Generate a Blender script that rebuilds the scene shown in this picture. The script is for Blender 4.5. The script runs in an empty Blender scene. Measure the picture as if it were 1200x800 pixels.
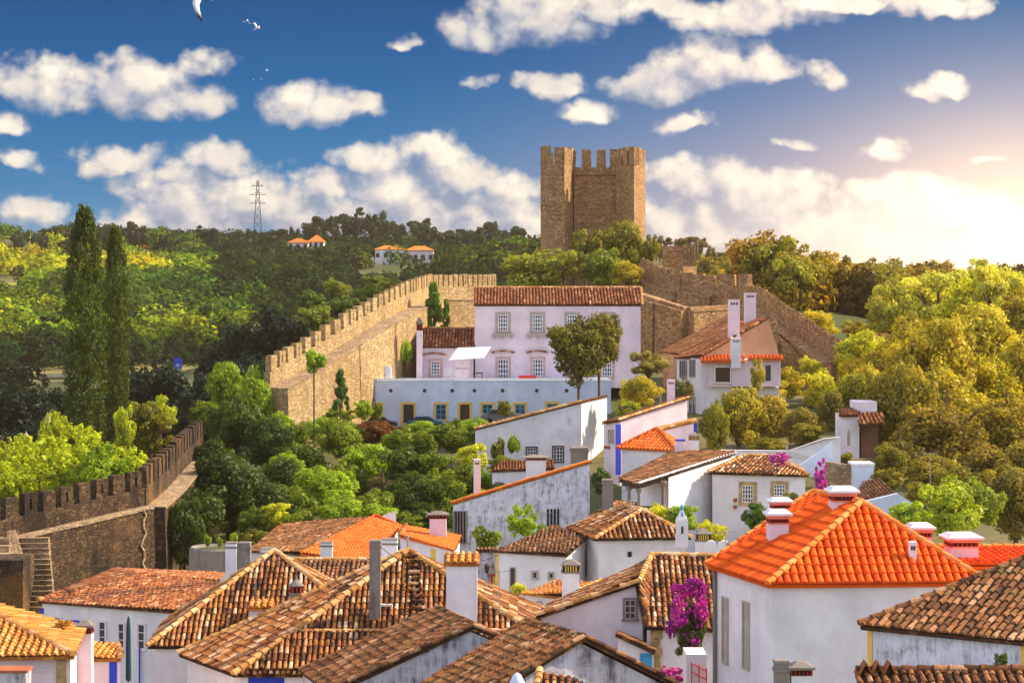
import bpy, bmesh, math, random
import numpy as np
from mathutils import Vector
R = math.radians
random.seed(7); rng = np.random.default_rng(7)
sc = bpy.context.scene
COL = sc.collection
# ------------------------------------------------------------------ camera
F = 2822.0; HY = 330.0; H = 40.0          # focal in px of the 1200 px wide photo, horizon row, camera height
cam = bpy.data.cameras.new('camera'); camo = bpy.data.objects.new('camera', cam); COL.objects.link(camo)
camo.location = (0, 0, H); camo.rotation_euler = (R(90), 0, 0)
cam.sensor_width = 36; cam.lens = 36*F/1200; cam.shift_y = -(400-HY)/1200
cam.clip_start = 1; cam.clip_end = 9000
sc.camera = camo
sc.view_settings.view_transform = 'Standard'; sc.view_settings.look = 'None'
sc.view_settings.gamma = 1; sc.view_settings.exposure = 0.75
try:
    sc.cycles.use_denoising = True
    sc.cycles.max_bounces = 8; sc.cycles.diffuse_bounces = 3; sc.cycles.transmission_bounces = 3
    sc.cycles.transparent_max_bounces = 4; sc.cycles.volume_bounces = 1
    sc.cycles.sample_clamp_indirect = 6
except Exception: pass
SUN_AZ, SUN_EL = 76, 37                    # azimuth clockwise from +Y (view axis)

# ------------------------------------------------------------------ node helpers
class NT:
    def __init__(s, tree): s.t = tree; s.n = tree.nodes; s.l = tree.links
    def node(s, typ, **kw):
        n = s.n.new(typ)
        for k, v in kw.items(): setattr(n, k, v)
        return n
    def put(s, sock, v):
        if hasattr(v, 'is_linked') or hasattr(v, 'links'): s.l.new(v, sock)
        elif isinstance(v, (tuple, list)):
            sock.default_value = (tuple(v)+(1,))[:4] if sock.type == 'RGBA' else tuple(v)[:3]
        else:
            sock.default_value = v if sock.type in ('VALUE', 'INT') else ((v, v, v, 1) if sock.type == 'RGBA' else (v, v, v))
    def m(s, op, a, b=0.0, c=None, clamp=False):
        n = s.node('ShaderNodeMath', operation=op); n.use_clamp = clamp
        s.put(n.inputs[0], a); s.put(n.inputs[1], b)
        if c is not None: s.put(n.inputs[2], c)
        return n.outputs[0]
    def vm(s, op, a, b=(0, 0, 0)):
        n = s.node('ShaderNodeVectorMath', operation=op); s.put(n.inputs[0], a)
        if op == 'SCALE': s.put(n.inputs['Scale'], b)
        else: s.put(n.inputs[1], b)
        return n.outputs[0]
    def mix(s, f, a, b, mode='MIX'):
        n = s.node('ShaderNodeMix', data_type='RGBA', blend_type=mode)
        s.put(n.inputs[0], f); s.put(n.inputs[6], a); s.put(n.inputs[7], b)
        return n.outputs[2]
    def smooth(s, x, a, b, lo=0.0, hi=1.0):
        n = s.node('ShaderNodeMapRange', interpolation_type='SMOOTHSTEP')
        s.put(n.inputs[0], x); s.put(n.inputs[1], a); s.put(n.inputs[2], b); s.put(n.inputs[3], lo); s.put(n.inputs[4], hi)
        return n.outputs[0]
    def noise(s, vec, scale, detail=4, rough=0.55, out=0, dist=0.0):
        n = s.node('ShaderNodeTexNoise')
        if vec is not None: s.l.new(vec, n.inputs['Vector'])
        n.inputs['Scale'].default_value = scale; n.inputs['Detail'].default_value = detail
        n.inputs['Roughness'].default_value = rough; n.inputs['Distortion'].default_value = dist
        return n.outputs[out]
    def vor(s, vec, scale, feature='F1', out=0, rand=1.0, smooth=None):
        n = s.node('ShaderNodeTexVoronoi', feature=feature)
        if vec is not None: s.l.new(vec, n.inputs['Vector'])
        n.inputs['Scale'].default_value = scale
        if 'Randomness' in n.inputs: n.inputs['Randomness'].default_value = rand
        return n.outputs[out]
    def ramp(s, f, stops, interp='LINEAR'):
        n = s.node('ShaderNodeValToRGB'); n.color_ramp.interpolation = interp
        e = n.color_ramp.elements
        while len(e) < len(stops): e.new(0.5)
        for k, (p, c) in enumerate(stops): e[k].position = p; e[k].color = tuple(c)+(1,)
        s.put(n.inputs[0], f); return n.outputs[0]
    def comb(s, x, y, z):
        n = s.node('ShaderNodeCombineXYZ'); s.put(n.inputs[0], x); s.put(n.inputs[1], y); s.put(n.inputs[2], z); return n.outputs[0]
    def sep(s, v):
        n = s.node('ShaderNodeSeparateXYZ'); s.l.new(v, n.inputs[0]); return n.outputs

# ------------------------------------------------------------------ world
w = bpy.data.worlds.new('World'); sc.world = w; w.use_nodes = True
t = NT(w.node_tree); t.n.clear()
out = t.node('ShaderNodeOutputWorld'); bg = t.node('ShaderNodeBackground')
sky = t.node('ShaderNodeTexSky', sky_type='NISHITA', sun_disc=False, sun_elevation=R(SUN_EL), sun_rotation=R(SUN_AZ))
sky.air_density = 1.0; sky.dust_density = 0.8; sky.ozone_density = 2.0; sky.altitude = 100
tc = t.node('ShaderNodeTexCoord'); D = tc.outputs['Generated']; dx, dy, dz = t.sep(D)
yc = t.m('MAXIMUM', dy, 0.12)
U = t.m('DIVIDE', dx, yc); V = t.m('DIVIDE', dz, yc)       # slope coordinates of the view direction
# deep polarised blue of the lower sky; paler and pinker to the right where the sun stands
UP = t.m('MULTIPLY', U, F/600.0)                              # -1..1 over the field
VP = t.m('MULTIPLY', V, F/330.0)                              # 0 horizon .. 1 top of the picture
blue = t.ramp(VP, [(0.0, (0.10, 0.26, 0.40)), (0.3, (0.012, 0.135, 0.29)), (0.75, (0.0, 0.074, 0.215)), (1.0, (0.0, 0.052, 0.165))])
warm = t.ramp(VP, [(0.0, (0.72, 0.55, 0.40)), (0.3, (0.38, 0.30, 0.33)), (0.65, (0.15, 0.19, 0.30)), (1.0, (0.03, 0.11, 0.24))])
gx = t.smooth(t.m('ADD', UP, t.m('MULTIPLY', VP, -0.40)), -0.6, 1.0)
low = t.mix(gx, blue, warm)
# glow of the bright haze low in the sky to the right
du = t.m('SUBTRACT', UP, 1.05); dv = t.m('MULTIPLY', t.m('SUBTRACT', VP, -0.05), 0.75)
rr = t.m('ADD', t.m('MULTIPLY', du, du), t.m('MULTIPLY', dv, dv))
glow = t.m('EXPONENT', t.m('MULTIPLY', rr, -7.0))
low = t.mix(t.m('MULTIPLY', glow, 0.85), low, (1.35, 0.98, 0.62))
up = t.vm('SCALE', sky.outputs[0], 0.13)
front = t.smooth(dy, 0.1, 0.55)
band = t.m('MULTIPLY', t.smooth(dz, 0.22, 0.5, 1.0, 0.0), front)
base = t.mix(band, up, low)
# cumulus clouds: density field as a node group of the slope coordinates
g = bpy.data.node_groups.new('cloud_density', 'ShaderNodeTree')
g.interface.new_socket('P', in_out='INPUT', socket_type='NodeSocketVector')
g.interface.new_socket('D', in_out='OUTPUT', socket_type='NodeSocketFloat')
q = NT(g); gi = q.node('NodeGroupInput'); go = q.node('NodeGroupOutput'); P = gi.outputs[0]
wob = q.noise(P, 1.1, 3, 0.6, out=1)
wob2 = q.noise(P, 3.2, 4, 0.6, out=1)
Pw = q.vm('ADD', q.vm('ADD', P, q.vm('SCALE', q.vm('SUBTRACT', wob, (0.5, 0.5, 0.5)), 0.50)), q.vm('SCALE', q.vm('SUBTRACT', wob2, (0.5, 0.5, 0.5)), 0.18))
# (cx, cy, rx, ry) in hundredths of the photo's px
CL = [(65,98,75,36),(150,95,85,36),(205,118,60,26),(180,86,50,22),(235,72,48,22),(20,100,50,26),(0,150,30,18),(18,193,32,13),(30,250,60,26),
      (365,118,62,28),(410,122,40,18),(140,188,58,22),(255,185,52,24),(215,215,80,28),(285,225,80,36),(245,240,100,34),(370,222,50,22),(340,245,90,30),
      (445,190,50,22),(495,182,48,26),(470,218,85,30),(540,208,60,24),(600,222,55,22),(560,250,110,26),(420,250,90,24),(110,262,25,10),
      (482,47,26,10),(560,32,48,24),(620,20,90,34),(690,8,60,22),(562,100,24,15),(640,98,42,18),(690,130,42,14),
      (830,75,62,36),(880,78,55,26),(770,98,55,22),(802,143,34,12),(870,12,105,26),(780,5,50,18),(1000,3,90,14),(1090,8,62,18),
      (965,84,32,18),(1105,100,38,15),(1035,172,42,18),(1158,183,22,8),(930,172,30,10),
      (800,205,50,22),(850,215,70,30),(900,235,80,34),(980,262,110,36),(1035,222,48,24),(1075,232,70,30),(1130,245,80,34),(1180,262,80,36),
      (200,262,120,24),(480,262,160,26),(620,262,60,20),(760,250,60,30),(1060,285,150,30),(780,265,80,30),(860,262,90,28),(1150,300,120,24)]
FAINT = {(482,47),(562,100),(965,84),(930,172),(1158,183),(110,262),(235,72),(30,250),(1035,172)}
fld = None
for cx, cy, rx, ry in CL:
    c = ((cx-600)/100.0, (HY-cy)/100.0, 0)
    c = (c[0], c[1]-ry*.0022, 0)
    d = q.vm('MULTIPLY', q.vm('SUBTRACT', Pw, c), (100.0/(rx*1.15), 100.0/(ry*1.38), 0))
    d = q.vm('MINIMUM', d, q.vm('MULTIPLY', d, (1, 1.75, 1)))
    v = q.node('ShaderNodeVectorMath', operation='DOT_PRODUCT'); q.l.new(d, v.inputs[0]); q.l.new(d, v.inputs[1])
    f1 = q.m('SUBTRACT', .62 if (cx, cy) in FAINT else 1.0, v.outputs['Value'])
    fld = f1 if fld is None else q.m('MAXIMUM', fld, f1)
    if (CL.index((cx, cy, rx, ry)) % 12) == 11: pass
n1 = q.noise(P, 1.9, 10, 0.58)
b1 = q.vor(q.vm('ADD', P, q.vm('SCALE', wob, 0.5)), 3.0); b2 = q.vor(P, 7.5)
bil = q.m('ADD', q.m('MULTIPLY', q.m('SUBTRACT', 0.45, b1), 0.65), q.m('MULTIPLY', q.m('SUBTRACT', 0.4, b2), 0.26))
tot = q.m('ADD', q.m('ADD', q.m('MAXIMUM', fld, -3.0), q.m('MULTIPLY', q.m('SUBTRACT', n1, 0.52), 2.3)), bil)
tot = q.m('ADD', tot, 0.06)
q.l.new(tot, go.inputs[0])
PP = t.comb(t.m('MULTIPLY', U, F/100), t.m('MULTIPLY', V, F/100), 0.0)
def dens(p):
    n = t.node('ShaderNodeGroup'); n.node_tree = g; t.put(n.inputs[0], p); return n.outputs[0]
d0 = dens(PP); d1 = dens(t.vm('ADD', PP, (0.13, 0.22, 0)))
a0 = t.smooth(d0, -0.18, 0.80)
a0 = t.m('MULTIPLY', a0, t.m('MULTIPLY', t.smooth(dy, 0.3, 0.5), t.smooth(dz, -0.01, 0.0)))
lit = t.smooth(t.m('SUBTRACT', d0, d1), -0.75, 0.9)
fine = t.noise(PP, 1.6, 6, 0.55)
lit = t.m('ADD', t.m('MULTIPLY', lit, 0.85), t.m('MULTIPLY', t.m('SUBTRACT', fine, 0.52), 1.1), clamp=True)
thick = t.smooth(d0, 0.3, 1.5)
ccol = t.ramp(lit, [(0.0, (0.17, 0.21, 0.29)), (0.4, (0.36, 0.355, 0.38)), (0.75, (0.54, 0.49, 0.43)), (1.0, (0.70, 0.64, 0.53))])
ccol = t.mix(t.m('MULTIPLY', t.smooth(UP, 0.1, 1.0), 0.45), ccol, (0.98, 0.76, 0.60))
ccol = t.mix(t.m('MULTIPLY', glow, 0.75), ccol, (1.45, 1.15, 0.80))
vis = t.mix(t.m('MULTIPLY', a0, 0.97), base, ccol)
# unseen bright cloud added above and behind the camera as fill for shaded walls
n2 = t.noise(t.vm('MULTIPLY', D, (1, 1, 2.2)), 2.4, 6, 0.55)
a2 = t.m('MULTIPLY', t.smooth(n2, 0.47, 0.62), t.m('MULTIPLY', t.m('SUBTRACT', 1.0, band), t.smooth(dz, 0.0, 0.1)))
vis = t.mix(t.m('MULTIPLY', a2, 0.85), vis, (1.28, 1.18, 1.30))
vis = t.mix(t.smooth(dz, -0.02, -0.12), vis, (0.10, 0.11, 0.08))
SKY_STR = 0.15
vis = t.vm('SCALE', vis, 1.0/SKY_STR)
t.l.new(vis, bg.inputs[0]); bg.inputs[1].default_value = SKY_STR
t.l.new(bg.outputs[0], out.inputs[0])
w.cycles.sampling_method = 'MANUAL'; w.cycles.sample_map_resolution = 512

# ------------------------------------------------------------------ sun
sl = bpy.data.lights.new('sun', 'SUN'); so = bpy.data.objects.new('sun', sl); COL.objects.link(so)
sl.energy = 4.9; sl.angle = R(0.6); sl.color = (1.0, 0.82, 0.58)
sv = Vector((math.cos(R(SUN_EL))*math.sin(R(SUN_AZ)), math.cos(R(SUN_EL))*math.cos(R(SUN_AZ)), math.sin(R(SUN_EL))))
so.rotation_euler = (-sv).to_track_quat('-Z', 'Y').to_euler(); so.location = (60, 40, 90)

# ------------------------------------------------------------------ materials
def new_mat(name, build, rough=0.85):
    m = bpy.data.materials.new(name); m.use_nodes = True
    n = NT(m.node_tree); bs = m.node_tree.nodes['Principled BSDF']
    bs.inputs['Roughness'].default_value = rough
    try: bs.inputs['Specular IOR Level'].default_value = 0.25
    except Exception: pass
    build(n, bs); return m
def ocoord(n): return n.node('ShaderNodeTexCoord').outputs['Object']
def attr(n, name):
    a = n.node('ShaderNodeAttribute', attribute_name=name); return a.outputs['Fac']
def bump(n, bs, h, strength=0.5, dist=0.05):
    b = n.node('ShaderNodeBump'); b.inputs['Strength'].default_value = strength; b.inputs['Distance'].default_value = dist
    n.put(b.inputs['Height'], h); n.l.new(b.outputs[0], bs.inputs['Normal'])

def tile_mat(name, stops, lichen=(0.42, 0.30, 0.10), lamt=0.5, dirt=0.5, moss=None):
    def f(n, bs):
        c = ocoord(n); r = attr(n, 'rnd')
        col = n.ramp(r, [(p_, (c_[0]*.97, c_[1]*.80, c_[2]*.68)) for p_, c_ in stops])
        l = n.smooth(n.noise(c, 2.2, 5, 0.65), 0.50, 0.66)
        col = n.mix(n.m('MULTIPLY', l, lamt), col, lichen)
        sp = n.smooth(n.noise(c, 14, 3, 0.6), 0.50, 0.68)
        col = n.mix(n.m('MULTIPLY', sp, dirt), col, (0.05, 0.032, 0.022))
        d2 = n.smooth(n.noise(c, 0.7, 3, 0.6), 0.50, 0.70)
        col = n.mix(n.m('MULTIPLY', d2, dirt*0.6), col, (0.085, 0.05, 0.032))
        if moss: col = n.mix(n.m('MULTIPLY', n.smooth(n.noise(c, 1.3, 4, 0.7), 0.55, 0.66), 0.6), col, moss)
        n.l.new(col, bs.inputs['Base Color'])
        bump(n, bs, n.noise(c, 30, 3, 0.6), 0.5, 0.02)
    return new_mat(name, f, 0.9)
M = {}
M['tile_mix'] = tile_mat('mixed_old_roof_tile', [(0, (0.018, 0.010, 0.006)), (0.28, (0.075, 0.032, 0.014)), (0.48, (0.30, 0.11, 0.032)), (0.66, (0.46, 0.21, 0.07)), (0.84, (0.68, 0.49, 0.30)), (1, (0.84, 0.76, 0.62))], lichen=(0.50, 0.23, 0.035), lamt=0.5, dirt=0.75)
M['tile_ochre'] = tile_mat('ochre_lichen_roof_tile', [(0, (0.30, 0.12, 0.03)), (0.3, (0.62, 0.26, 0.05)), (0.7, (0.80, 0.42, 0.10)), (1, (0.88, 0.62, 0.30))], lichen=(0.78, 0.38, 0.04), lamt=0.6, dirt=0.35)
M['tile_dark'] = tile_mat('weathered_roof_tile', [(0, (0.035, 0.02, 0.012)), (0.4, (0.17, 0.072, 0.03)), (0.75, (0.34, 0.165, 0.065)), (1, (0.56, 0.40, 0.26))], lichen=(0.50, 0.25, 0.07), lamt=0.4, dirt=0.65, moss=(0.10, 0.09, 0.03))
M['tile_red'] = tile_mat('reddish_roof_tile', [(0, (0.06, 0.022, 0.012)), (0.4, (0.24, 0.085, 0.032)), (0.8, (0.42, 0.19, 0.08)), (1, (0.66, 0.46, 0.28))], lichen=(0.52, 0.20, 0.04), lamt=0.4, dirt=0.5)
M['tile_new'] = tile_mat('new_orange_roof_tile', [(0, (0.66, 0.075, 0.004)), (0.5, (0.80, 0.125, 0.006)), (1, (0.88, 0.19, 0.012))], lichen=(0.82, 0.22, 0.02), lamt=0.2, dirt=0.05)
M['tile_newmid'] = tile_mat('flat_orange_roof_tile', [(0, (0.55, 0.11, 0.015)), (0.5, (0.74, 0.18, 0.025)), (1, (0.84, 0.27, 0.05))], lichen=(0.76, 0.28, 0.05), lamt=0.3, dirt=0.22)
M['mortar'] = tile_mat('mortared_ridge_tile', [(0, (0.42, 0.22, 0.07)), (0.5, (0.66, 0.42, 0.16)), (1, (0.80, 0.66, 0.44))], lichen=(0.66, 0.34, 0.05), lamt=0.5, dirt=0.3)
M['ridge_new'] = tile_mat('orange_ridge_tile', [(0, (0.80, 0.22, 0.03)), (1, (0.88, 0.40, 0.12))], lichen=(0.8, 0.4, 0.15), lamt=0.3, dirt=0.05)

def wall_mat(name, col, grime=0.15, grimecol=(0.16, 0.14, 0.13), streak=0.5, scale=1.0, tint=None):
    def f(n, bs):
        c = ocoord(n)
        x = n.noise(c, 0.6*scale, 6, 0.65)
        base = n.mix(n.smooth(x, 0.35, 0.7), tuple(v*0.80 for v in col), col)
        base = n.mix(n.smooth(n.noise(n.vm('MULTIPLY', c, (1.5, 1.5, .22)), 1.3, 5, .6), .5, .72, 0, .28), base, tuple(v*s_ for v, s_ in zip(col, (.72, .66, .60))))
        st = n.noise(n.vm('MULTIPLY', c, (2.2, 2.2, 0.30)), 1.6*scale, 7, 0.72)
        pt = n.noise(c, 1.1*scale, 8, 0.7)
        k = n.m('ADD', n.m('MULTIPLY', st, streak), n.m('MULTIPLY', pt, 1-streak))
        hi = 0.65-grime*0.15
        g = n.m('MULTIPLY', n.smooth(k, hi-0.06, hi+0.12), min(1.0, 0.35+grime))
        base = n.mix(g, base, grimecol)
        if tint: base = n.mix(n.m('MULTIPLY', n.smooth(n.noise(c, 0.5, 5, .6), .5, .68), .5), base, tint)
        n.l.new(base, bs.inputs['Base Color'])
        bump(n, bs, n.m('ADD', n.noise(c, 5, 5, 0.6), n.m('MULTIPLY', pt, 1.5)), 0.35, 0.04)
    return new_mat(name, f, 0.92)
M['white'] = wall_mat('whitewashed_wall', (0.86, 0.82, 0.84), 0.04)
M['white_old'] = wall_mat('stained_white_wall', (0.82, 0.80, 0.82), 0.30)
M['white_peel'] = wall_mat('peeling_white_wall', (0.76, 0.78, 0.84), 0.85, grimecol=(0.24, 0.23, 0.23), scale=2.4)
M['grime'] = wall_mat('blackened_plaster_wall', (0.66, 0.62, 0.66), 0.95, grimecol=(0.10, 0.085, 0.08))
M['pinkish'] = wall_mat('pale_pink_wall', (0.86, 0.70, 0.74), 0.06)
M['pale_blue_shade'] = wall_mat('pale_blue_shade_wall', (0.68, 0.77, 0.93), 0.10)  # terrace wall: bluish shade on white plaster put into the colour
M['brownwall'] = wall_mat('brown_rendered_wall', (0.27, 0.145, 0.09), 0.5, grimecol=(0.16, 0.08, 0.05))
M['conc'] = wall_mat('grey_concrete', (0.27, 0.23, 0.20), 0.8, grimecol=(0.12, 0.10, 0.09))

def stone_mat(name, cols, mortar, scale=2.4, dark=0.3, darkcol=(0.07, 0.05, 0.035), warm=(0.55, 0.33, 0.10)):
    def f(n, bs):
        c = ocoord(n); cw = n.vm('ADD', n.vm('MULTIPLY', c, (1, 1, 1.7)), n.vm('SCALE', n.noise(c, 1.5, 3, .6, out=1), 0.35))
        cell = n.node('ShaderNodeTexVoronoi', feature='F1'); n.l.new(cw, cell.inputs['Vector']); cell.inputs['Scale'].default_value = scale
        r = n.sep(cell.outputs['Color'])[0]
        e = n.vor(cw, scale, 'DISTANCE_TO_EDGE')
        col = n.ramp(r, [(0, cols[0]), (0.5, cols[1]), (1, cols[2])])
        col = n.mix(n.smooth(n.noise(c, 9, 4, .7), .4, .75, 0, .5), col, cols[2])
        col = n.mix(n.smooth(e, 0.0, 0.07, 0.8, 0.0), col, mortar)
        st = n.noise(n.vm('MULTIPLY', c, (1, 1, 0.35)), 0.5, 7, 0.7)
        col = n.mix(n.m('MULTIPLY', n.smooth(st, .46, .62), dark), col, darkcol)
        col = n.mix(n.m('MULTIPLY', n.smooth(n.noise(c, .23, 4, .6), .5, .66), .5), col, warm)
        n.l.new(col, bs.inputs['Base Color'])
        bump(n, bs, n.m('ADD', n.smooth(e, 0, .12), n.noise(c, 8, 4, .7)), 0.9, 0.08)
    return new_mat(name, f, 0.95)
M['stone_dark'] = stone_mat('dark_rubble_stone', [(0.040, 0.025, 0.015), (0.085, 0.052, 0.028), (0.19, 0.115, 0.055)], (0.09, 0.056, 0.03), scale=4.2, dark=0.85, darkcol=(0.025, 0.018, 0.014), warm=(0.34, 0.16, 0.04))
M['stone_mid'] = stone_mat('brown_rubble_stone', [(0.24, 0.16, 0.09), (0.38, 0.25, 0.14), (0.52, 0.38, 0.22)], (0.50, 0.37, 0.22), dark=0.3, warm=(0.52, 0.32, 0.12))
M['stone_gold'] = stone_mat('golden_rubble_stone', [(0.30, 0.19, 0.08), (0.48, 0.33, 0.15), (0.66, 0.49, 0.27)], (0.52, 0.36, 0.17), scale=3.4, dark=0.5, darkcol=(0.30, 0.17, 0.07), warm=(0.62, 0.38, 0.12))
M['stone_tower'] = stone_mat('coursed_brown_stone', [(0.24, 0.125, 0.05), (0.44, 0.245, 0.10), (0.62, 0.38, 0.17)], (0.24, 0.13, 0.055), scale=2.8, dark=0.25, darkcol=(0.16, 0.08, 0.05), warm=(0.46, 0.27, 0.13))
def flat(name, col, rough=0.7, metal=0.0, var=0.12):
    def f(n, bs):
        c = ocoord(n); k = n.noise(c, 3, 5, .65)
        n.l.new(n.mix(n.smooth(k, .35, .7), tuple(v*(1-var) for v in col), tuple(min(1, v*(1+var)) for v in col)), bs.inputs['Base Color'])
        bs.inputs['Metallic'].default_value = metal
    return new_mat(name, f, rough)
M['trimstone'] = flat('grey_window_stone', (0.42, 0.36, 0.30), .85)
M['trimstone2'] = flat('ochre_quoin_stone', (0.46, 0.31, 0.14), .85, var=.3)
M['yellow'] = flat('ochre_yellow_paint', (0.78, 0.50, 0.10), .7)
M['blue'] = flat('cobalt_blue_paint', (0.02, 0.05, 0.52), .6)
M['blueteal'] = flat('sky_blue_paint', (0.05, 0.34, 0.60), .6)
M['wood'] = flat('dark_brown_wood', (0.06, 0.035, 0.02), .6)
M['darkvoid'] = flat('unlit_opening', (0.025, 0.018, 0.014), .9)
M['whitepaint'] = flat('white_frame_paint', (0.80, 0.78, 0.78), .5)
M['salmon'] = flat('salmon_render', (0.80, 0.27, 0.17), .8)
M['pinkstone'] = flat('rosy_window_stone', (0.58, 0.36, 0.30), .85)
M['redbrick'] = flat('dark_red_louvre', (0.30, 0.03, 0.02), .8, var=.3)
M['pinkwhite'] = flat('pale_chimney_render', (0.82, 0.66, 0.70), .8, var=.06)
M['metal'] = flat('grey_metal', (0.35, 0.35, 0.36), .4, .6)
M['steel'] = flat('galvanised_steel', (0.16, 0.16, 0.18), .6, .2)
M['redpaint'] = flat('red_paint', (0.55, 0.03, 0.03), .5)
M['terracotta'] = flat('terracotta_pot', (0.40, 0.12, 0.05), .8)
M['canvas'] = flat('white_canvas', (0.84, 0.82, 0.80), .8, var=.03)
M['canvas_dark'] = flat('dark_green_canvas', (0.02, 0.055, 0.06), .8)
M['asphalt'] = flat('asphalt', (0.055, 0.055, 0.058), .9)
M['signblue'] = flat('blue_road_sign', (0.01, 0.05, 0.45), .5)
M['bark'] = flat('brown_bark', (0.12, 0.075, 0.045), .95, var=.4)
M['rubber'] = flat('black_rubber', (0.02, 0.02, 0.02), .8)
M['gull_white'] = flat('white_feathers', (0.78, 0.77, 0.76), .8)
M['soil'] = flat('dry_earth', (0.20, 0.12, 0.07), .95, var=.4)
def glassf(n, bs):
    bs.inputs['Base Color'].default_value = (0.035, 0.045, 0.055, 1); bs.inputs['Roughness'].default_value = 0.12
    try: bs.inputs['Specular IOR Level'].default_value = 0.6
    except Exception: pass
M['glass'] = new_mat('window_glass', glassf, .12)
def carm(name, col):
    def f(n, bs):
        bs.inputs['Base Color'].default_value = (*col, 1); bs.inputs['Metallic'].default_value = .3
        bs.inputs['Coat Weight'].default_value = .6
    return new_mat(name, f, .35)
M['car_dark'] = carm('dark_car_paint', (0.03, 0.03, 0.04)); M['car_blue'] = carm('blue_car_paint', (0.03, 0.10, 0.22)); M['car_grey'] = carm('grey_car_paint', (0.16, 0.16, 0.18))

def leaf_mat(name, tint_attr=False, gold=0.0):
    m = bpy.data.materials.new(name); m.use_nodes = True; n = NT(m.node_tree); n.n.clear()
    o = n.node('ShaderNodeOutputMaterial')
    oi = n.node('ShaderNodeObjectInfo')
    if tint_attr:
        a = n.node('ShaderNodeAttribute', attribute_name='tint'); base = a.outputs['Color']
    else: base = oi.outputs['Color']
    r = attr(n, 'rnd')
    k = n.m('ADD', 0.38, n.m('MULTIPLY', r, 1.2))
    col = n.vm('MULTIPLY', base, n.comb(k, k, k))
    # yellower and browner leaves here and there
    col = n.mix(n.smooth(r, .80, 1.0, 0, .45), col, n.vm('MULTIPLY', col, (1.5, 1.12, .6)))
    d = n.node('ShaderNodeBsdfDiffuse'); tr = n.node('ShaderNodeBsdfTranslucent'); gl = n.node('ShaderNodeBsdfGlossy')
    gl.inputs['Roughness'].default_value = .5; gl.inputs['Color'].default_value = (.9, .9, .8, 1)
    n.l.new(col, d.inputs['Color'])
    n.l.new(n.vm('MULTIPLY', col, (1.35, 1.25, .5)), tr.inputs['Color'])
    mx = n.node('ShaderNodeMixShader'); mx.inputs[0].default_value = .45
    n.l.new(d.outputs[0], mx.inputs[1]); n.l.new(tr.outputs[0], mx.inputs[2])
    m2 = n.node('ShaderNodeMixShader'); m2.inputs[0].default_value = .0 if tint_attr else .02
    n.l.new(mx.outputs[0], m2.inputs[1]); n.l.new(gl.outputs[0], m2.inputs[2])
    n.l.new(m2.outputs[0], o.inputs[0]); return m
M['leaf'] = leaf_mat('leaves'); M['leaf_far'] = leaf_mat('far_leaves', True)

def ground_f(n, bs):
    c = ocoord(n)
    a = n.noise(c, .05, 6, .6); b = n.noise(c, .6, 6, .7)
    col = n.mix(n.smooth(a, .4, .62), (0.055, 0.075, 0.02), (0.17, 0.13, 0.05))
    col = n.mix(n.smooth(b, .4, .7, 0, .7), col, (0.10, 0.105, 0.03))
    col = n.mix(n.smooth(n.noise(c, .012, 4, .6), .52, .6, 0, .8), col, (0.26, 0.22, 0.05))
    n.l.new(col, bs.inputs['Base Color']); bump(n, bs, b, .6, .3)
M['ground'] = new_mat('grassy_ground', ground_f, .95)

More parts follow.
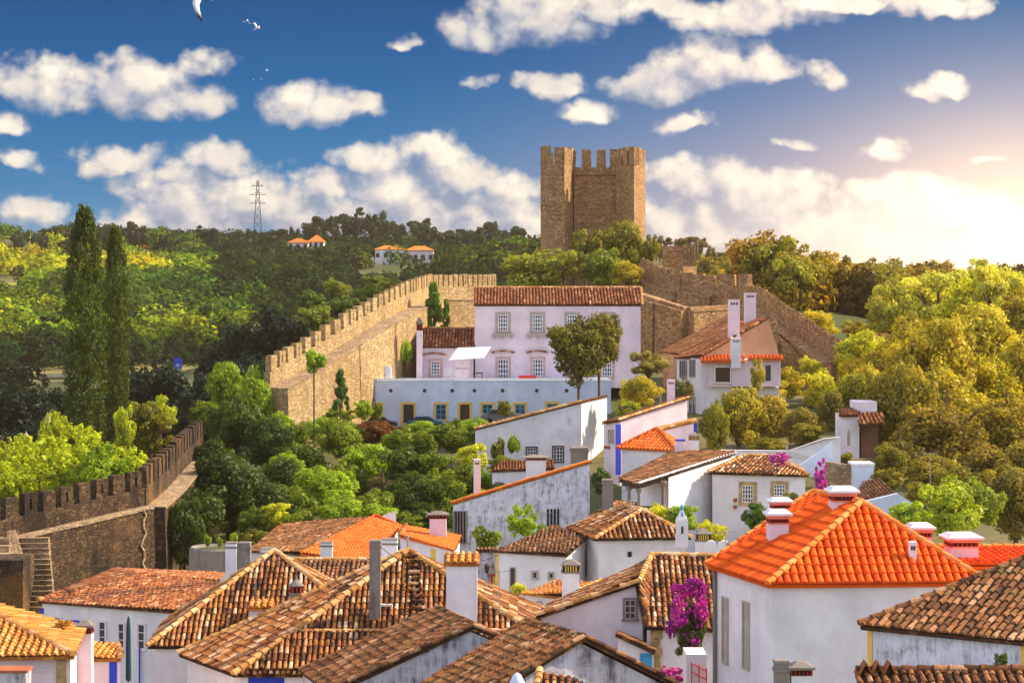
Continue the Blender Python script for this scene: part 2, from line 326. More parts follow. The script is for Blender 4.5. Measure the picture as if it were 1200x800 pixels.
# ------------------------------------------------------------------ object helpers
def V(px, py, Y): return Vector(((px-600)/F*Y, Y, H-(py-HY)/F*Y))
def E(px, py, drop): return V(px, py, F*drop/(py-HY))
def PX(v): return (600+v.x/v.y*F, HY+(H-v.z)/v.y*F)
def link(o): COL.objects.link(o); return o
def thing(name, label, cat, loc, group=None):
    o = link(bpy.data.objects.new(name, None)); o.location = loc
    o['label'] = label; o['category'] = cat; o.empty_display_size = .3
    if group: o['group'] = group
    return o
def tag(o, label=None, cat=None, group=None, kind=None):
    if label: o['label'] = label
    if cat: o['category'] = cat
    if group: o['group'] = group
    if kind: o['kind'] = kind
    return o
def wloc(o):
    v = Vector((0, 0, 0))
    while o is not None: v += Vector(o.location); o = o.parent
    return v
class MB:
    """collects world-space vertices, faces and per-face-group random values"""
    def __init__(s): s.v = []; s.f = []; s.r = []
    def add(s, vs, fs, r=None):
        b = len(s.v); s.v += [tuple(x) for x in vs]; s.f += [tuple(i+b for i in f) for f in fs]
        r = random.random() if r is None else r; s.r += [r]*len(vs)
    def box(s, c, size, yaw=0.0, top=1.0, jit=0.0):
        sx, sy, sz = size[0]/2, size[1]/2, size[2]/2; ca, sa = math.cos(yaw), math.sin(yaw); vs = []
        for z in (-sz, sz):
            k = top if z > 0 else 1
            for x, y in ((-sx, -sy), (sx, -sy), (sx, sy), (-sx, sy)):
                x *= k; y *= k
                j = (random.uniform(-jit, jit), random.uniform(-jit, jit), random.uniform(-jit, jit)) if jit else (0, 0, 0)
                vs.append((c[0]+x*ca-y*sa+j[0], c[1]+x*sa+y*ca+j[1], c[2]+z+j[2]))
        s.add(vs, [(0, 3, 2, 1), (4, 5, 6, 7), (0, 1, 5, 4), (1, 2, 6, 5), (2, 3, 7, 6), (3, 0, 4, 7)])
    def tube(s, a, b, ra, rb=None, n=8, caps=True):
        a = Vector(a); b = Vector(b); rb = ra if rb is None else rb; d = (b-a).normalized()
        x = d.orthogonal().normalized(); y = d.cross(x); vs = []
        for p, r in ((a, ra), (b, rb)):
            for k in range(n):
                t_ = 2*math.pi*k/n; vs.append(p+x*(r*math.cos(t_))+y*(r*math.sin(t_)))
        fs = [(k, (k+1) % n, n+(k+1) % n, n+k) for k in range(n)]
        if caps: fs += [tuple(range(n))[::-1], tuple(range(n, 2*n))]
        s.add(vs, fs)
    def lathe(s, c, prof, n=12):
        vs = []
        for r, z in prof:
            for k in range(n):
                t_ = 2*math.pi*k/n; vs.append((c[0]+r*math.cos(t_), c[1]+r*math.sin(t_), c[2]+z))
        m_ = len(prof); fs = [(i*n+k, i*n+(k+1) % n, (i+1)*n+(k+1) % n, (i+1)*n+k) for i in range(m_-1) for k in range(n)]
        fs += [tuple(range(n))[::-1], tuple(range((m_-1)*n, m_*n))]
        s.add(vs, fs)
    def hull(s, pts):
        bm = bmesh.new()
        for p in pts: bm.verts.new(p)
        bmesh.ops.convex_hull(bm, input=bm.verts)
        bmesh.ops.dissolve_limit(bm, angle_limit=R(1.5), verts=bm.verts, edges=bm.edges)
        for i, v in enumerate(bm.verts): v.index = i
        bmesh.ops.recalc_face_normals(bm, faces=bm.faces)
        used = [v for v in bm.verts if v.link_faces]; ix = {v: i for i, v in enumerate(used)}
        s.add([v.co.copy() for v in used], [[ix[v] for v in f.verts] for f in bm.faces]); bm.free()
    def slab(s, poly, down, n=None):
        """polygon extruded by vector down"""
        k = len(poly); vs = [Vector(p) for p in poly]+[Vector(p)+Vector(down) for p in poly]
        s.add(vs, [tuple(range(k)), tuple(range(k, 2*k))[::-1]]+[(i, i+k, (i+1) % k+k, (i+1) % k) for i in range(k)])
    def build(s, name, mat, parent=None, smooth=False):
        off = wloc(parent) if parent is not None else Vector((0, 0, 0))
        base = off
        if parent is None and s.v:
            a = np.array(s.v); base = Vector(((a[:, 0].min()+a[:, 0].max())/2, (a[:, 1].min()+a[:, 1].max())/2, a[:, 2].min()))
        me = bpy.data.meshes.new(name)
        me.from_pydata([(x-base.x, y-base.y, z-base.z) for x, y, z in s.v], [], s.f)
        at = me.attributes.new('rnd', 'FLOAT', 'POINT'); at.data.foreach_set('value', s.r)
        me.materials.append(M[mat] if isinstance(mat, str) else mat)
        if smooth: me.polygons.foreach_set('use_smooth', [True]*len(me.polygons))
        me.update(); o = link(bpy.data.objects.new(name, me))
        if parent is not None: o.parent = parent
        else: o.location = base
        return o

# ------------------------------------------------------------------ terrain
CP = []
def cp(px, Y, drop): CP.append(((px-600)/F*Y, Y, H-drop))
for px in (-300, 0, 300, 600, 900, 1200, 1500):
    for Y in (30, 60, 90): cp(px, Y, 19.5)
for a in [(100,110,20),(300,110,19.5),(600,110,18.5),(900,110,18),(1200,110,17),(0,140,20.5),(250,140,20),(300,140,18.5),(500,140,17.5),(700,140,16.5),(900,140,15),(1200,140,14.5),
          (0,172,23),(250,165,17.5),(400,170,14.9),(560,165,14.6),(700,165,14.2),(800,170,13),(1000,165,12),(1200,170,11),(420,200,12.6),(650,198,12.5),(520,200,12.5),(320,196,14.5),
          (850,196,9.5),(1100,200,12),(480,216,10.5),(550,225,8.8),(700,222,7.5),(850,230,7),(1000,240,12),(1200,230,12),(700,290,-1.5),(600,280,3),(850,285,1.5),(500,262,7),(400,250,13),
          (950,310,6),(1200,300,6),(0,210,25),(200,240,26),(0,300,27),(250,300,25),(0,400,23),(300,400,22),(0,480,19.2),(230,480,19.2),(100,480,19.2),(350,480,17),(450,420,10),
          (0,560,13),(200,560,12),(350,560,9),(0,700,1.5),(200,700,1.5),(350,700,-1),(0,900,-18),(200,900,-15),(400,860,-12),(420,760,-6),(520,780,-7),(520,420,3),(600,420,0),
          (600,860,-10),(700,700,-9),(800,600,-8),(900,560,-1),(1000,560,4),(850,215,9.5),(950,215,11),(1100,225,12),(1200,215,12),(930,190,11.5),(1050,190,12),(1150,560,6),(1300,560,6),(900,420,3),(1100,420,5),(1300,420,6),(0,1300,-2),(400,1300,-2),(800,1300,-2),(1200,1300,0),
          (-300,900,-18),(-300,560,12),(-300,300,27),(-200,480,19.2)]: cp(*a)
CPA = np.array(CP)
for _x in np.linspace(-2500, 2500, 9):
    for _y in (2200, 3500, 5200): CPA = np.vstack([CPA, [_x, _y, H-4]])
def gz(x, y):
    x = np.atleast_1d(np.asarray(x, float)); y = np.atleast_1d(np.asarray(y, float))
    s = (5+0.035*y)**2
    d2 = (x[:, None]-CPA[None, :, 0])**2+(y[:, None]-CPA[None, :, 1])**2+s[:, None]
    w_ = 1/d2**1.9; return (w_*CPA[None, :, 2]).sum(1)/w_.sum(1)
def g1(x, y): return float(gz(x, y)[0])
def terrain():
    ys = np.concatenate([np.linspace(-60, 300, 120), np.linspace(306, 1100, 130), np.geomspace(1120, 6500, 24)])
    nx = 150; vs = []
    for y in ys:
        hw = max(60, 0.36*y+60) if y < 1200 else 0.5*y+100
        xs = np.linspace(-hw, hw, nx); z = gz(xs, np.full(nx, y))
        z += 0.012*y*0.03*np.sin(xs*.07+y*.05)
        vs.append(np.stack([xs, np.full(nx, y), z], 1))
    vs = np.concatenate(vs); ny = len(ys)
    fs = [(j*nx+i, j*nx+i+1, (j+1)*nx+i+1, (j+1)*nx+i) for j in range(ny-1) for i in range(nx-1)]
    me = bpy.data.meshes.new('ground'); me.from_pydata(vs.tolist(), [], fs); me.materials.append(M['ground'])
    me.polygons.foreach_set('use_smooth', [True]*len(me.polygons))
    o = link(bpy.data.objects.new('ground', me)); o['kind'] = 'structure'
terrain()
# road across the valley, on its embankment
def ribbon(name, pts, wid, mat, lift=.05):
    mb = MB(); n = len(pts); vs = []
    for i, (x, y) in enumerate(pts):
        a = pts[max(i-1, 0)]; b = pts[min(i+1, n-1)]; d = Vector((b[0]-a[0], b[1]-a[1])).normalized(); nn = Vector((-d.y, d.x))*wid/2
        z = g1(x, y)+lift
        vs += [(x+nn.x, y+nn.y, z), (x-nn.x, y-nn.y, z)]
    mb.add(vs, [(2*i, 2*i+1, 2*i+3, 2*i+2) for i in range(n-1)])
    o = mb.build(name, mat); o['kind'] = 'structure'; return o
ribbon('road', [(x, 480+4*math.sin(x*.02)) for x in np.linspace(-220, 10, 40)], 8, 'asphalt', .25)
# ------------------------------------------------------------------ roofs of real barrel tiles
def tile_slope(mb, poly, pitch=.23, row=.40, rad=.080, seg=5, jit=.012, h0=.03, neat=False, skew=0.0):
    poly = [Vector(p) for p in poly]
    nrm = Vector((0, 0, 0))
    for i in range(len(poly)):
        a, b = poly[i], poly[(i+1) % len(poly)]
        nrm += Vector(((a.y-b.y)*(a.z+b.z), (a.z-b.z)*(a.x+b.x), (a.x-b.x)*(a.y+b.y)))
    nrm.normalize()
    if nrm.z < 0: nrm = -nrm
    e = (poly[1]-poly[0]).normalized(); e = (e-nrm*e.dot(nrm)).normalized(); v = nrm.cross(e)
    if v.z < 0: v = -v
    o = poly[0]
    P2 = [((p-o).dot(e), (p-o).dot(v), (p-o).dot(nrm)) for p in poly]
    wavg = sum(p[2] for p in P2)/len(P2)
    us = [p[0] for p in P2]; n = max(1, round((max(us)-min(us))/pitch)); pt = (max(us)-min(us))/n
    W = lambda u, vv, h: o+e*u+v*vv+nrm*(h+wavg)
    for c in range(n):
        u = min(us)+(c+.5)*pt; hits = []
        for i in range(len(P2)):
            a, b = P2[i], P2[(i+1) % len(P2)]
            if (a[0]-u)*(b[0]-u) < 0: hits.append(a[1]+(b[1]-a[1])*(u-a[0])/(b[0]-a[0]))
        if len(hits) < 2: continue
        v0, v1 = min(hits), max(hits)
        if v1-v0 < .12: continue
        nr = max(1, int(math.ceil((v1-v0)/row))); vj = random.uniform(-.03, .03) if not neat else 0
        cj = 0.0; colr = random.random()
        for k in range(nr):
            colr = colr*.72+random.random()*.28 if random.random() < .8 else random.random()
            a = v0+k*row+(vj if k else random.uniform(-.025, .02)*(not neat)); b = min(v0+(k+1)*row+.05, v1+.02)
            if b-a < .05: continue
            cj = cj*.6+random.uniform(-jit, jit); cj2 = cj+random.uniform(-jit, jit)*.5
            hz = random.uniform(-jit, jit)*.5
            vs = []
            for (vv, r_, h_, du) in ((a, rad, h0+.030+hz, cj), (b, rad*.84, h0+.004+hz, cj2)):
                for s_ in range(seg+1):
                    t_ = math.pi*s_/seg
                    vs.append(W(u+du-r_*math.cos(t_), vv, h_+r_*1.05*math.sin(t_)))
            fs = [(s_, s_+1, seg+2+s_, seg+1+s_) for s_ in range(seg)]+[tuple(range(seg+1))[::-1]]
            r_ = min(1, max(0, .55*colr+.45*random.random()+random.gauss(.06, .12))) if not neat else min(1, max(0, random.gauss(.5, .28)))
            mb.add(vs, fs, r_)
            # pan tile between this cover and the next
            up_ = u+pt/2
            hb = h0+.02
            vs = [W(up_-pt*.36, a, hb+.03), W(up_, a, hb-.03), W(up_+pt*.36, a, hb+.03), W(up_-pt*.36, b, hb), W(up_, b, hb-.05), W(up_+pt*.36, b, hb)]
            if c < n-1: mb.add(vs, [(0, 1, 4, 3), (1, 2, 5, 4)], random.random()*.22 if not neat else random.random()*.4)  # low values put the dark shade between covers into the pan colour
    mb.add(*_slab(poly, nrm, wavg), .08 if not neat else .4)
def _slab(poly, nrm, wavg):
    k = len(poly); vs = [p+nrm*.012 for p in poly]+[p-nrm*.09 for p in poly]
    return vs, [tuple(range(k)), tuple(range(k, 2*k))[::-1]]+[(i, i+k, (i+1) % k+k, (i+1) % k) for i in range(k)]
def ridge_line(mb, a, b, rad=.12, step=.36, neat=False, lift=.05):
    a = Vector(a); b = Vector(b)
    if a.z > b.z: a, b = b, a
    L = (b-a).length; n = max(1, round(L/step)); d = (b-a)/n; dn = d.normalized()
    side = dn.cross(Vector((0, 0, 1))).normalized(); up = side.cross(dn).normalized()
    if up.z < 0: up = -up
    for k in range(n):
        p = a+d*k; q = a+d*(k+1.12); vs = []
        j = 0 if neat else random.uniform(-.02, .02)
        for c, r_, h_ in ((p, rad, lift+.02), (q, rad*.85, lift-.005)):
            for s_ in range(7):
                t_ = math.pi*(s_-.5)/5
                vs.append(c+side*(r_*math.cos(t_)+j)+up*(h_+r_*math.sin(t_)))
        mb.add(vs, [(s_, s_+1, 8+s_, 7+s_) for s_ in range(6)]+[tuple(range(7))[::-1]])

def ray_plane(px, py, p0, n):
    d = Vector(((px-600)/F, 1, -(py-HY)/F)); o = Vector((0, 0, H)); return o+d*((p0-o).dot(n)/d.dot(n))

class House:
    def __init__(s, name, label, verts, eaves, slopes, hips=(), wall='white', tile='tile_mix', ridge='mortar', base=None, inset=.25,
                 cat='house', group=None, neat=False, pitch=.205, row=.38, rad=.071, seg=4, jit=.012, parts=True, rr=.12, body=True, drop=3.0):
        s.v = {k: Vector(p) for k, p in verts.items()}; s.slopes = slopes
        cx = sum((s.v[k].x for k in eaves))/len(eaves); cy = sum((s.v[k].y for k in eaves))/len(eaves)
        zg = base if base is not None else min(g1(s.v[k].x, s.v[k].y) for k in eaves)-.5
        s.zg = zg
        s.root = thing(name, label, cat, (cx, cy, max(zg, g1(cx, cy))), group)
        c = Vector((cx, cy, 0)); s.b = {}
        for k, p in s.v.items():
            d = Vector((c.x-p.x, c.y-p.y, 0)); L = d.length
            s.b[k] = p+(d/L*min(inset*1.35, L*.4) if L > .01 else d*0)+Vector((0, 0, -.10 if k in eaves else -.16))
        pts = list(s.b.values())+[Vector((s.b[k].x, s.b[k].y, zg)) for k in eaves]
        if body:
            mb = MB(); mb.hull(pts); s.wall = mb.build('wall', wall, s.root)
        mb = MB()
        for sl_ in slopes: tile_slope(mb, [s.v[k] for k in sl_], pitch=pitch, row=row, rad=rad, seg=seg, jit=jit, neat=neat)
        s.roof = mb.build('roof', tile, s.root)
        if hips:
            mb = MB()
            for a, b in hips: ridge_line(mb, s.v[a], s.v[b], rad=rr, neat=neat)
            mb.build('ridge_tiles', ridge, s.roof)
    def wplane(s, a, b):
        p, q = s.b[a], s.b[b]; d = Vector((q.x-p.x, q.y-p.y, 0)).normalized(); n = Vector((d.y, -d.x, 0))
        if n.y > 0 and abs(n.y) > .02: n = -n
        return p, n, d
    def hit(s, sl_, px, py):
        P = [s.v[k] for k in sl_]; n = (P[1]-P[0]).cross(P[2]-P[0]).normalized(); return ray_plane(px, py, P[0], n)
    def window(s, a, b, x0, y0, x1, y1, frame='trimstone', fw=.13, bars=(2, 3), bar='whitepaint', pane='glass', out=.05, sill=False, name='window', label=None, thin=.035, deep=True):
        p, n, d = s.wplane(a, b); return window_on(s.root, p, n, d, x0, y0, x1, y1, frame, fw, bars, bar, pane, out, sill, name, label, thin)
    def strip(s, a, b, x0, y0, x1, y1, mat, name='corner_band', out=.02):
        p, n, d = s.wplane(a, b); A = ray_plane(x0, y0, p, n); B = ray_plane(x1, y1, p, n)
        mb = MB(); panel(mb, A, B, n, d, out); return mb.build(name, mat, s.root)
def panel(mb, A, B, n, d, out, back=.02):
    """vertical box spanning the corners A (top) and B (bottom) in the wall plane, sticking out by out"""
    u0, u1 = sorted((A.dot(d), B.dot(d))); z0, z1 = sorted((A.z, B.z)); base = A-d*A.dot(d); base.z = 0
    vs = []
    for o_ in (-back, out):
        for u, z in ((u0, z0), (u1, z0), (u1, z1), (u0, z1)): vs.append(base+d*u+n*o_+Vector((0, 0, z)))
    mb.add(vs, [(0, 3, 2, 1), (4, 5, 6, 7), (0, 1, 5, 4), (1, 2, 6, 5), (2, 3, 7, 6), (3, 0, 4, 7)])
def window_on(root, p, n, d, x0, y0, x1, y1, frame, fw, bars, bar, pane, out, sill, name, label, thin):
    A = ray_plane(x0, y0, p, n); B = ray_plane(x1, y1, p, n)
    u0, u1 = sorted((A.dot(d), B.dot(d))); z0, z1 = sorted((A.z, B.z)); base = A-d*A.dot(d); base.z = 0
    pt = lambda u, z: base+d*u+Vector((0, 0, z))
    mb = MB()
    f = min(fw, (u1-u0)*.3)
    panel(mb, pt(u0, z0+f), pt(u0+f, z1-f), n, d, out); panel(mb, pt(u1-f, z0+f), pt(u1, z1-f), n, d, out)
    panel(mb, pt(u0, z1-f), pt(u1, z1), n, d, out+.01); panel(mb, pt(u0-(.05 if sill else 0), z0), pt(u1+(.05 if sill else 0), z0+f), n, d, out+(.06 if sill else .01))
    w_ = mb.build(name, frame, root)
    if label: w_['label'] = label
    mb = MB(); panel(mb, pt(u0+f, z0+f), pt(u1-f, z1-f), n, d, .006); mb.build('pane', pane, w_)
    if bars:
        mb = MB(); nx, nz = bars; a, b_, c, e_ = u0+f, u1-f, z0+f, z1-f
        for k in range(nx+1): u = a+(b_-a)*k/nx; u = min(max(u, a+thin/2), b_-thin/2); panel(mb, pt(u-thin/2, c), pt(u+thin/2, e_), n, d, .028)
        for k in range(nz+1): z = c+(e_-c)*k/nz; z = min(max(z, c+thin/2), e_-thin/2); panel(mb, pt(a, z-thin/2), pt(b_, z+thin/2), n, d, .024)
        mb.build('glazing_bars', bar, w_)
    return w_

# ------------------------------------------------------------------ chimneys (parts of their house)
def chimney(root, p, w_, h, style='plain', yaw=0.0, wall='white', d_=None, sink=1.2):
    """p: 3-D point at the foot (front face centre); h: height above it"""
    d_ = d_ or w_; c = Vector((p.x, p.y+d_/2, p.z)); o = None
    mb = MB()
    if style == 'grand':
        mb.box((c.x, c.y, c.z+(h*.56-sink)/2), (w_, d_, h*.56+sink), yaw); o = mb.build('chimney', 'pinkwhite', root)
        z = c.z+h*.56; m = MB(); m.box((c.x, c.y, z+h*.07), (w_*.86, d_*.86, h*.14), yaw)
        m.build('dark_core', 'darkvoid', o)
        m = MB()
        for k in range(6):
            t_ = (k+.5)/6-.5
            for sx, sy in ((1, 0), (0, 1)):
                for sg in (-1, 1):
                    x, y = ((t_*w_, sg*d_*.47) if sx else (sg*w_*.47, t_*d_)); ca, sa = math.cos(yaw), math.sin(yaw)
                    m.box((c.x+x*ca-y*sa, c.y+x*sa+y*ca, z+h*.075), (w_*.08, w_*.08, h*.15), yaw)
        m.build('louvre_bricks', 'redbrick', o)
        m = MB(); m.box((c.x, c.y, z+h*.20), (w_*1.1, d_*1.1, h*.12), yaw, 1.03); m.box((c.x, c.y, z-h*.015), (w_*1.04, d_*1.04, h*.05), yaw); m.build('render_band', 'salmon', o)
        m = MB(); m.box((c.x, c.y, z+h*.285), (w_*1.34, d_*1.34, h*.07), yaw); m.box((c.x, c.y, z+h*.37), (w_*1.25, d_*1.25, h*.10), yaw, .72); m.build('cap', 'whitepaint', o)
        return o
    if style == 'lantern':
        mb.box((c.x, c.y, c.z+(h*.58-sink)/2), (w_, d_, h*.58+sink), yaw); o = mb.build('chimney', wall, root)
        z = c.z+h*.58; m = MB(); m.box((c.x, c.y, z+.03), (w_*1.12, d_*1.12, .07), yaw); m.box((c.x, c.y, z+h*.24), (w_*1.18, d_*1.18, .05), yaw)
        m.box((c.x, c.y, z+h*.24+h*.08), (w_*1.1, d_*1.1, h*.15), yaw, .25); m.build('cap', 'conc', o)
        m = MB()
        for k in range(7):
            t_ = (k/6-.5)*.92
            for x, y in ((t_*w_, -.46*d_), (t_*w_, .46*d_), (-.46*w_, t_*d_), (.46*w_, t_*d_)):
                ca, sa = math.cos(yaw), math.sin(yaw); m.box((c.x+x*ca-y*sa, c.y+x*sa+y*ca, z+h*.13), (w_*.07, w_*.07, h*.21), yaw)
        m.build('louvre_bricks', 'yellow' if wall != 'conc' else 'conc', o)
        m = MB(); m.box((c.x, c.y, z+h*.12), (w_*.8, d_*.8, h*.22), yaw); m.build('dark_core', 'darkvoid', o)
        return o
    if style == 'round':
        mb.lathe((c.x, c.y, c.z-sink), [(w_*.42, 0), (w_*.42, sink+h*.42), (w_*.5, sink+h*.44), (w_*.5, sink+h*.48)], 14); o = mb.build('chimney', wall, root)
        m = MB(); m.lathe((c.x, c.y, c.z+h*.70), [(w_*.52, 0), (w_*.55, h*.03), (w_*.25, h*.17), (w_*.07, h*.24), (w_*.09, h*.27), (w_*.02, h*.32)], 14); m.build('cap', 'conc', o)
        m = MB()
        for k in range(9):
            a = 2*math.pi*k/9; m.box((c.x+w_*.4*math.cos(a), c.y+w_*.4*math.sin(a), c.z+h*.59), (w_*.1, w_*.1, h*.24), a)
        m.build('louvre_bricks', 'redbrick', o); m = MB(); m.lathe((c.x, c.y, c.z+h*.48), [(w_*.3, 0), (w_*.3, h*.23)], 10); m.build('dark_core', 'darkvoid', o)
        return o
    if style == 'slot':      # tall white stack with small slots near its top
        mb.box((c.x, c.y, c.z+(h-sink)/2), (w_, d_, h+sink), yaw); o = mb.build('chimney', wall, root)
        m = MB(); m.box((c.x, c.y, c.z+h+.03), (w_*1.06, d_*1.06, .06), yaw); m.build('cap', wall, o)
        m = MB()
        for k in (-1, 0, 1): m.box((c.x+k*w_*.24, c.y-d_*.5, c.z+h*.93-.05), (w_*.15, .04, max(.12, h*.06)))
        m.build('smoke_slots', 'darkvoid', o); return o
    if style == 'tilecap':
        mb.box((c.x, c.y, c.z+(h-sink)/2), (w_, d_, h+sink), yaw); o = mb.build('chimney', wall, root)
        m = MB(); f0 = c+Vector((-w_*.58, -d_*.62, h+.02)); f1 = c+Vector((w_*.58, -d_*.62, h+.02))
        tile_slope(m, [f0, f1, f1+Vector((0, d_*1.2, h*.22)), f0+Vector((0, d_*1.2, h*.22))], pitch=.25, row=.3, rad=.09); m.build('cap', 'tile_ochre', o)
        return o
    if style == 'hatcap':
        mb.box((c.x, c.y, c.z+(h*.8-sink)/2), (w_, d_, h*.8+sink), yaw, .96); o = mb.build('chimney', wall, root); z = c.z+h*.8
        m = MB(); m.box((c.x, c.y, z+h*.05), (w_*.85, d_*.85, h*.1), yaw); m.build('dark_core', 'darkvoid', o)
        m = MB()
        for k in range(6):
            t_ = (k/5-.5)*.95
            for x, y in ((t_*w_, -.47*d_), (-.47*w_, t_*d_), (.47*w_, t_*d_), (t_*w_, .47*d_)): m.box((c.x+x, c.y+y, z+h*.05), (w_*.07, w_*.07, h*.1), yaw)
        m.build('louvre_bricks', 'redbrick', o)
        m = MB(); m.box((c.x, c.y, z+h*.12), (w_*1.25, d_*1.25, h*.04), yaw); m.box((c.x, c.y, z+h*.17), (w_*1.15, d_*1.15, h*.08), yaw, .35); m.build('cap', 'conc', o)
        return o
    # plain stack with a projecting course
    mb.box((c.x, c.y, c.z+(h-sink)/2), (w_, d_, h+sink), yaw, jit=.01); o = mb.build('chimney', wall, root)
    m = MB(); m.box((c.x, c.y, c.z+h-.16), (w_*1.14, d_*1.14, .08), yaw); m.box((c.x, c.y, c.z+h+.03), (w_*1.1, d_*1.1, .06), yaw, .9); m.build('cap', 'conc', o)
    return o
def chim_px(root, x0, x1, ytop, ybot, Y, style='plain', wall='white', yaw=0.0, d_=None, sink=1.2):
    p = V((x0+x1)/2, ybot, Y); return chimney(root, p, (x1-x0)/F*Y, (ybot-ytop)/F*Y, style, yaw, wall, d_, sink)

# ------------------------------------------------------------------ castle walls
def merlon(mb, c, d, n, wid, th, h, slit):
    """one merlon standing on c; d along the wall, n across it; an arrow slit is a real hole"""
    yaw = math.atan2(d.y, d.x); wid *= random.uniform(.94, 1.06); h *= random.uniform(.94, 1.05)
    if not slit: mb.box((c.x, c.y, c.z+h/2), (wid, th, h), yaw, .96, jit=.03); return
    s_ = wid*.17; l_ = (wid-s_)/2
    for sg in (-1, 1):
        p = c+d*(sg*(s_/2+l_/2)); mb.box((p.x, p.y, c.z+h/2), (l_, th, h), yaw, 1, jit=.015)
    mb.box((c.x, c.y, c.z+h*.86), (s_+.03, th*.98, h*.26), yaw); mb.box((c.x, c.y, c.z+h*.12), (s_+.03, th*.98, h*.24), yaw)
def crenel_run(root, pts, th, par_h, m_w, m_h, gap, base_z, mat, walk=0.0, walkside=1, slit_every=2, name='parapet', cap_light=True, parapet_name='parapet', merlons=True, curtain=True, walk_drop=None):
    """pts: list of 3-D points on the parapet top (between merlons). base_z: function x,y -> z or number. walk: width of the wall walk on the walkside"""
    k = 0
    mbc = MB(); mbp = MB(); mbw = MB()
    for i in range(len(pts)-1):
        a, b = Vector(pts[i]), Vector(pts[i+1]); d = Vector((b.x-a.x, b.y-a.y, 0)); L = d.length; d.normalize(); n = Vector((d.y, -d.x, 0))*walkside
        ns = max(1, int(L/4)); prev = None
        for j in range(ns+1):
            t_ = j/ns; p = a.lerp(b, t_); bz = base_z(p.x, p.y) if callable(base_z) else base_z
            bz = min(bz, p.z-par_h-.3)
            # parapet cross-section and curtain cross-section
            sec = [p-n*th/2, p+n*th/2, p+n*th/2-Vector((0, 0, par_h)), p-n*th/2-Vector((0, 0, par_h))]
            wz = p.z-par_h
            cur = [Vector((p.x, p.y, wz))-n*th/2, Vector((p.x, p.y, wz))+n*(th/2+walk), Vector((p.x, p.y, bz))+n*(th/2+walk+.25), Vector((p.x, p.y, bz))-n*(th/2+.25)]
            if prev:
                for (mb_, s0, s1) in ((mbp, prev[0], sec), (mbc, prev[1], cur)):
                    mb_.add(s0+s1, [(0, 1, 5, 4), (1, 2, 6, 5), (2, 3, 7, 6), (3, 0, 4, 7)]+([(3, 2, 1, 0)] if j == 1 else [])+([(4, 5, 6, 7)] if j == ns else []))
                if walk:
                    m_ = lambda q_, c_, : [c_[0]+n*th, c_[1]+n*.07]
                    w0 = m_(0, prev[1]); w1 = m_(0, cur); up = Vector((0, 0, .012)); dn = Vector((0, 0, -.12))
                    mbw.add([w0[0]+up, w0[1]+up, w1[1]+up, w1[0]+up, w0[1]+dn, w1[1]+dn], [(0, 1, 2, 3), (1, 4, 5, 2)])
            prev = (sec, cur)
        if merlons:
            nm = max(1, int(round(L/(m_w+gap)))); st = L/nm
            for j in range(nm):
                p = a.lerp(b, (j+.5)/nm); k += 1
                mb = MB(); merlon(mb, p-Vector((0, 0, .05)), d, n, m_w, th*.96, m_h+.05, slit_every and k % slit_every == 0); mb.build('merlon', mat, root)
    if curtain: mbc.build('curtain', mat, root)
    mbp.build('parapet', mat, root)
    if walk: mbw.build('wall_walk', 'stone_mid' if cap_light else mat, root)
# ------------------------------------------------------------------ foliage
def leaves(P, Nn, size, rnd, tint=None, asp=.62):
    """numpy arrays -> (verts, faces, rnd, tint) of folded diamond leaf clumps"""
    n = len(P); a = rng.normal(size=(n, 3)); a -= Nn*(a*Nn).sum(1)[:, None]; a /= np.linalg.norm(a, axis=1)[:, None]+1e-9
    b = np.cross(Nn, a); s = size[:, None] if hasattr(size, '__len__') else size
    s = s*rng.uniform(.65, 1.35, (n, 1))
    v = np.stack([P+a*s, P+b*s*asp+Nn*s*.18, P-a*s, P-b*s*asp+Nn*s*.18], 1).reshape(-1, 3)
    return v, np.repeat(rnd, 4)
def leaf_mesh(name, v, r, mat='leaf', tint=None):
    n = len(v)//4; me = bpy.data.meshes.new(name)
    me.vertices.add(len(v)); me.vertices.foreach_set('co', v.astype(np.float32).ravel())
    me.loops.add(n*4); me.loops.foreach_set('vertex_index', np.arange(n*4, dtype=np.int32))
    me.polygons.add(n); me.polygons.foreach_set('loop_start', np.arange(0, n*4, 4, dtype=np.int32))
    at = me.attributes.new('rnd', 'FLOAT', 'POINT'); at.data.foreach_set('value', r.astype(np.float32))
    if tint is not None:
        at = me.attributes.new('tint', 'FLOAT_COLOR', 'POINT'); at.data.foreach_set('color', np.concatenate([np.repeat(tint, 4, 0), np.ones((n*4, 1))], 1).astype(np.float32).ravel())
    me.materials.append(M[mat]); me.update(calc_edges=True); return me
def lobes_cloud(lobes, n, size, flat=0.0, rmin=.55, outw=1.15):
    L = np.array(lobes); area = (L[:, 3]*L[:, 4]*L[:, 5])**(2/3); cnt = rng.multinomial(n, area/area.sum())
    i = np.repeat(np.arange(len(L)), cnt); l = L[i]; d = rng.normal(size=(len(i), 3)); d /= np.linalg.norm(d, axis=1)[:, None]
    k = rmin+(1-rmin)*rng.random(len(i))**.45
    bmp = 1+.16*np.sin(d[:, 0]*7+i)*np.sin(d[:, 1]*6+i*1.7)*np.sin(d[:, 2]*7+i*.6)+.05*rng.normal(size=len(i))
    P = l[:, :3]+d*l[:, 3:]*(k*bmp)[:, None]
    N_ = d*outw+rng.normal(size=(len(i), 3))*.5; N_[:, 2] += .15; N_ /= np.linalg.norm(N_, axis=1)[:, None]
    lobe_r = rng.random(len(L))
    P = P+rng.normal(size=P.shape)*.018; r = np.clip(.45*lobe_r[i]+.55*rng.random(len(i)), 0, 1)
    return P, N_, r
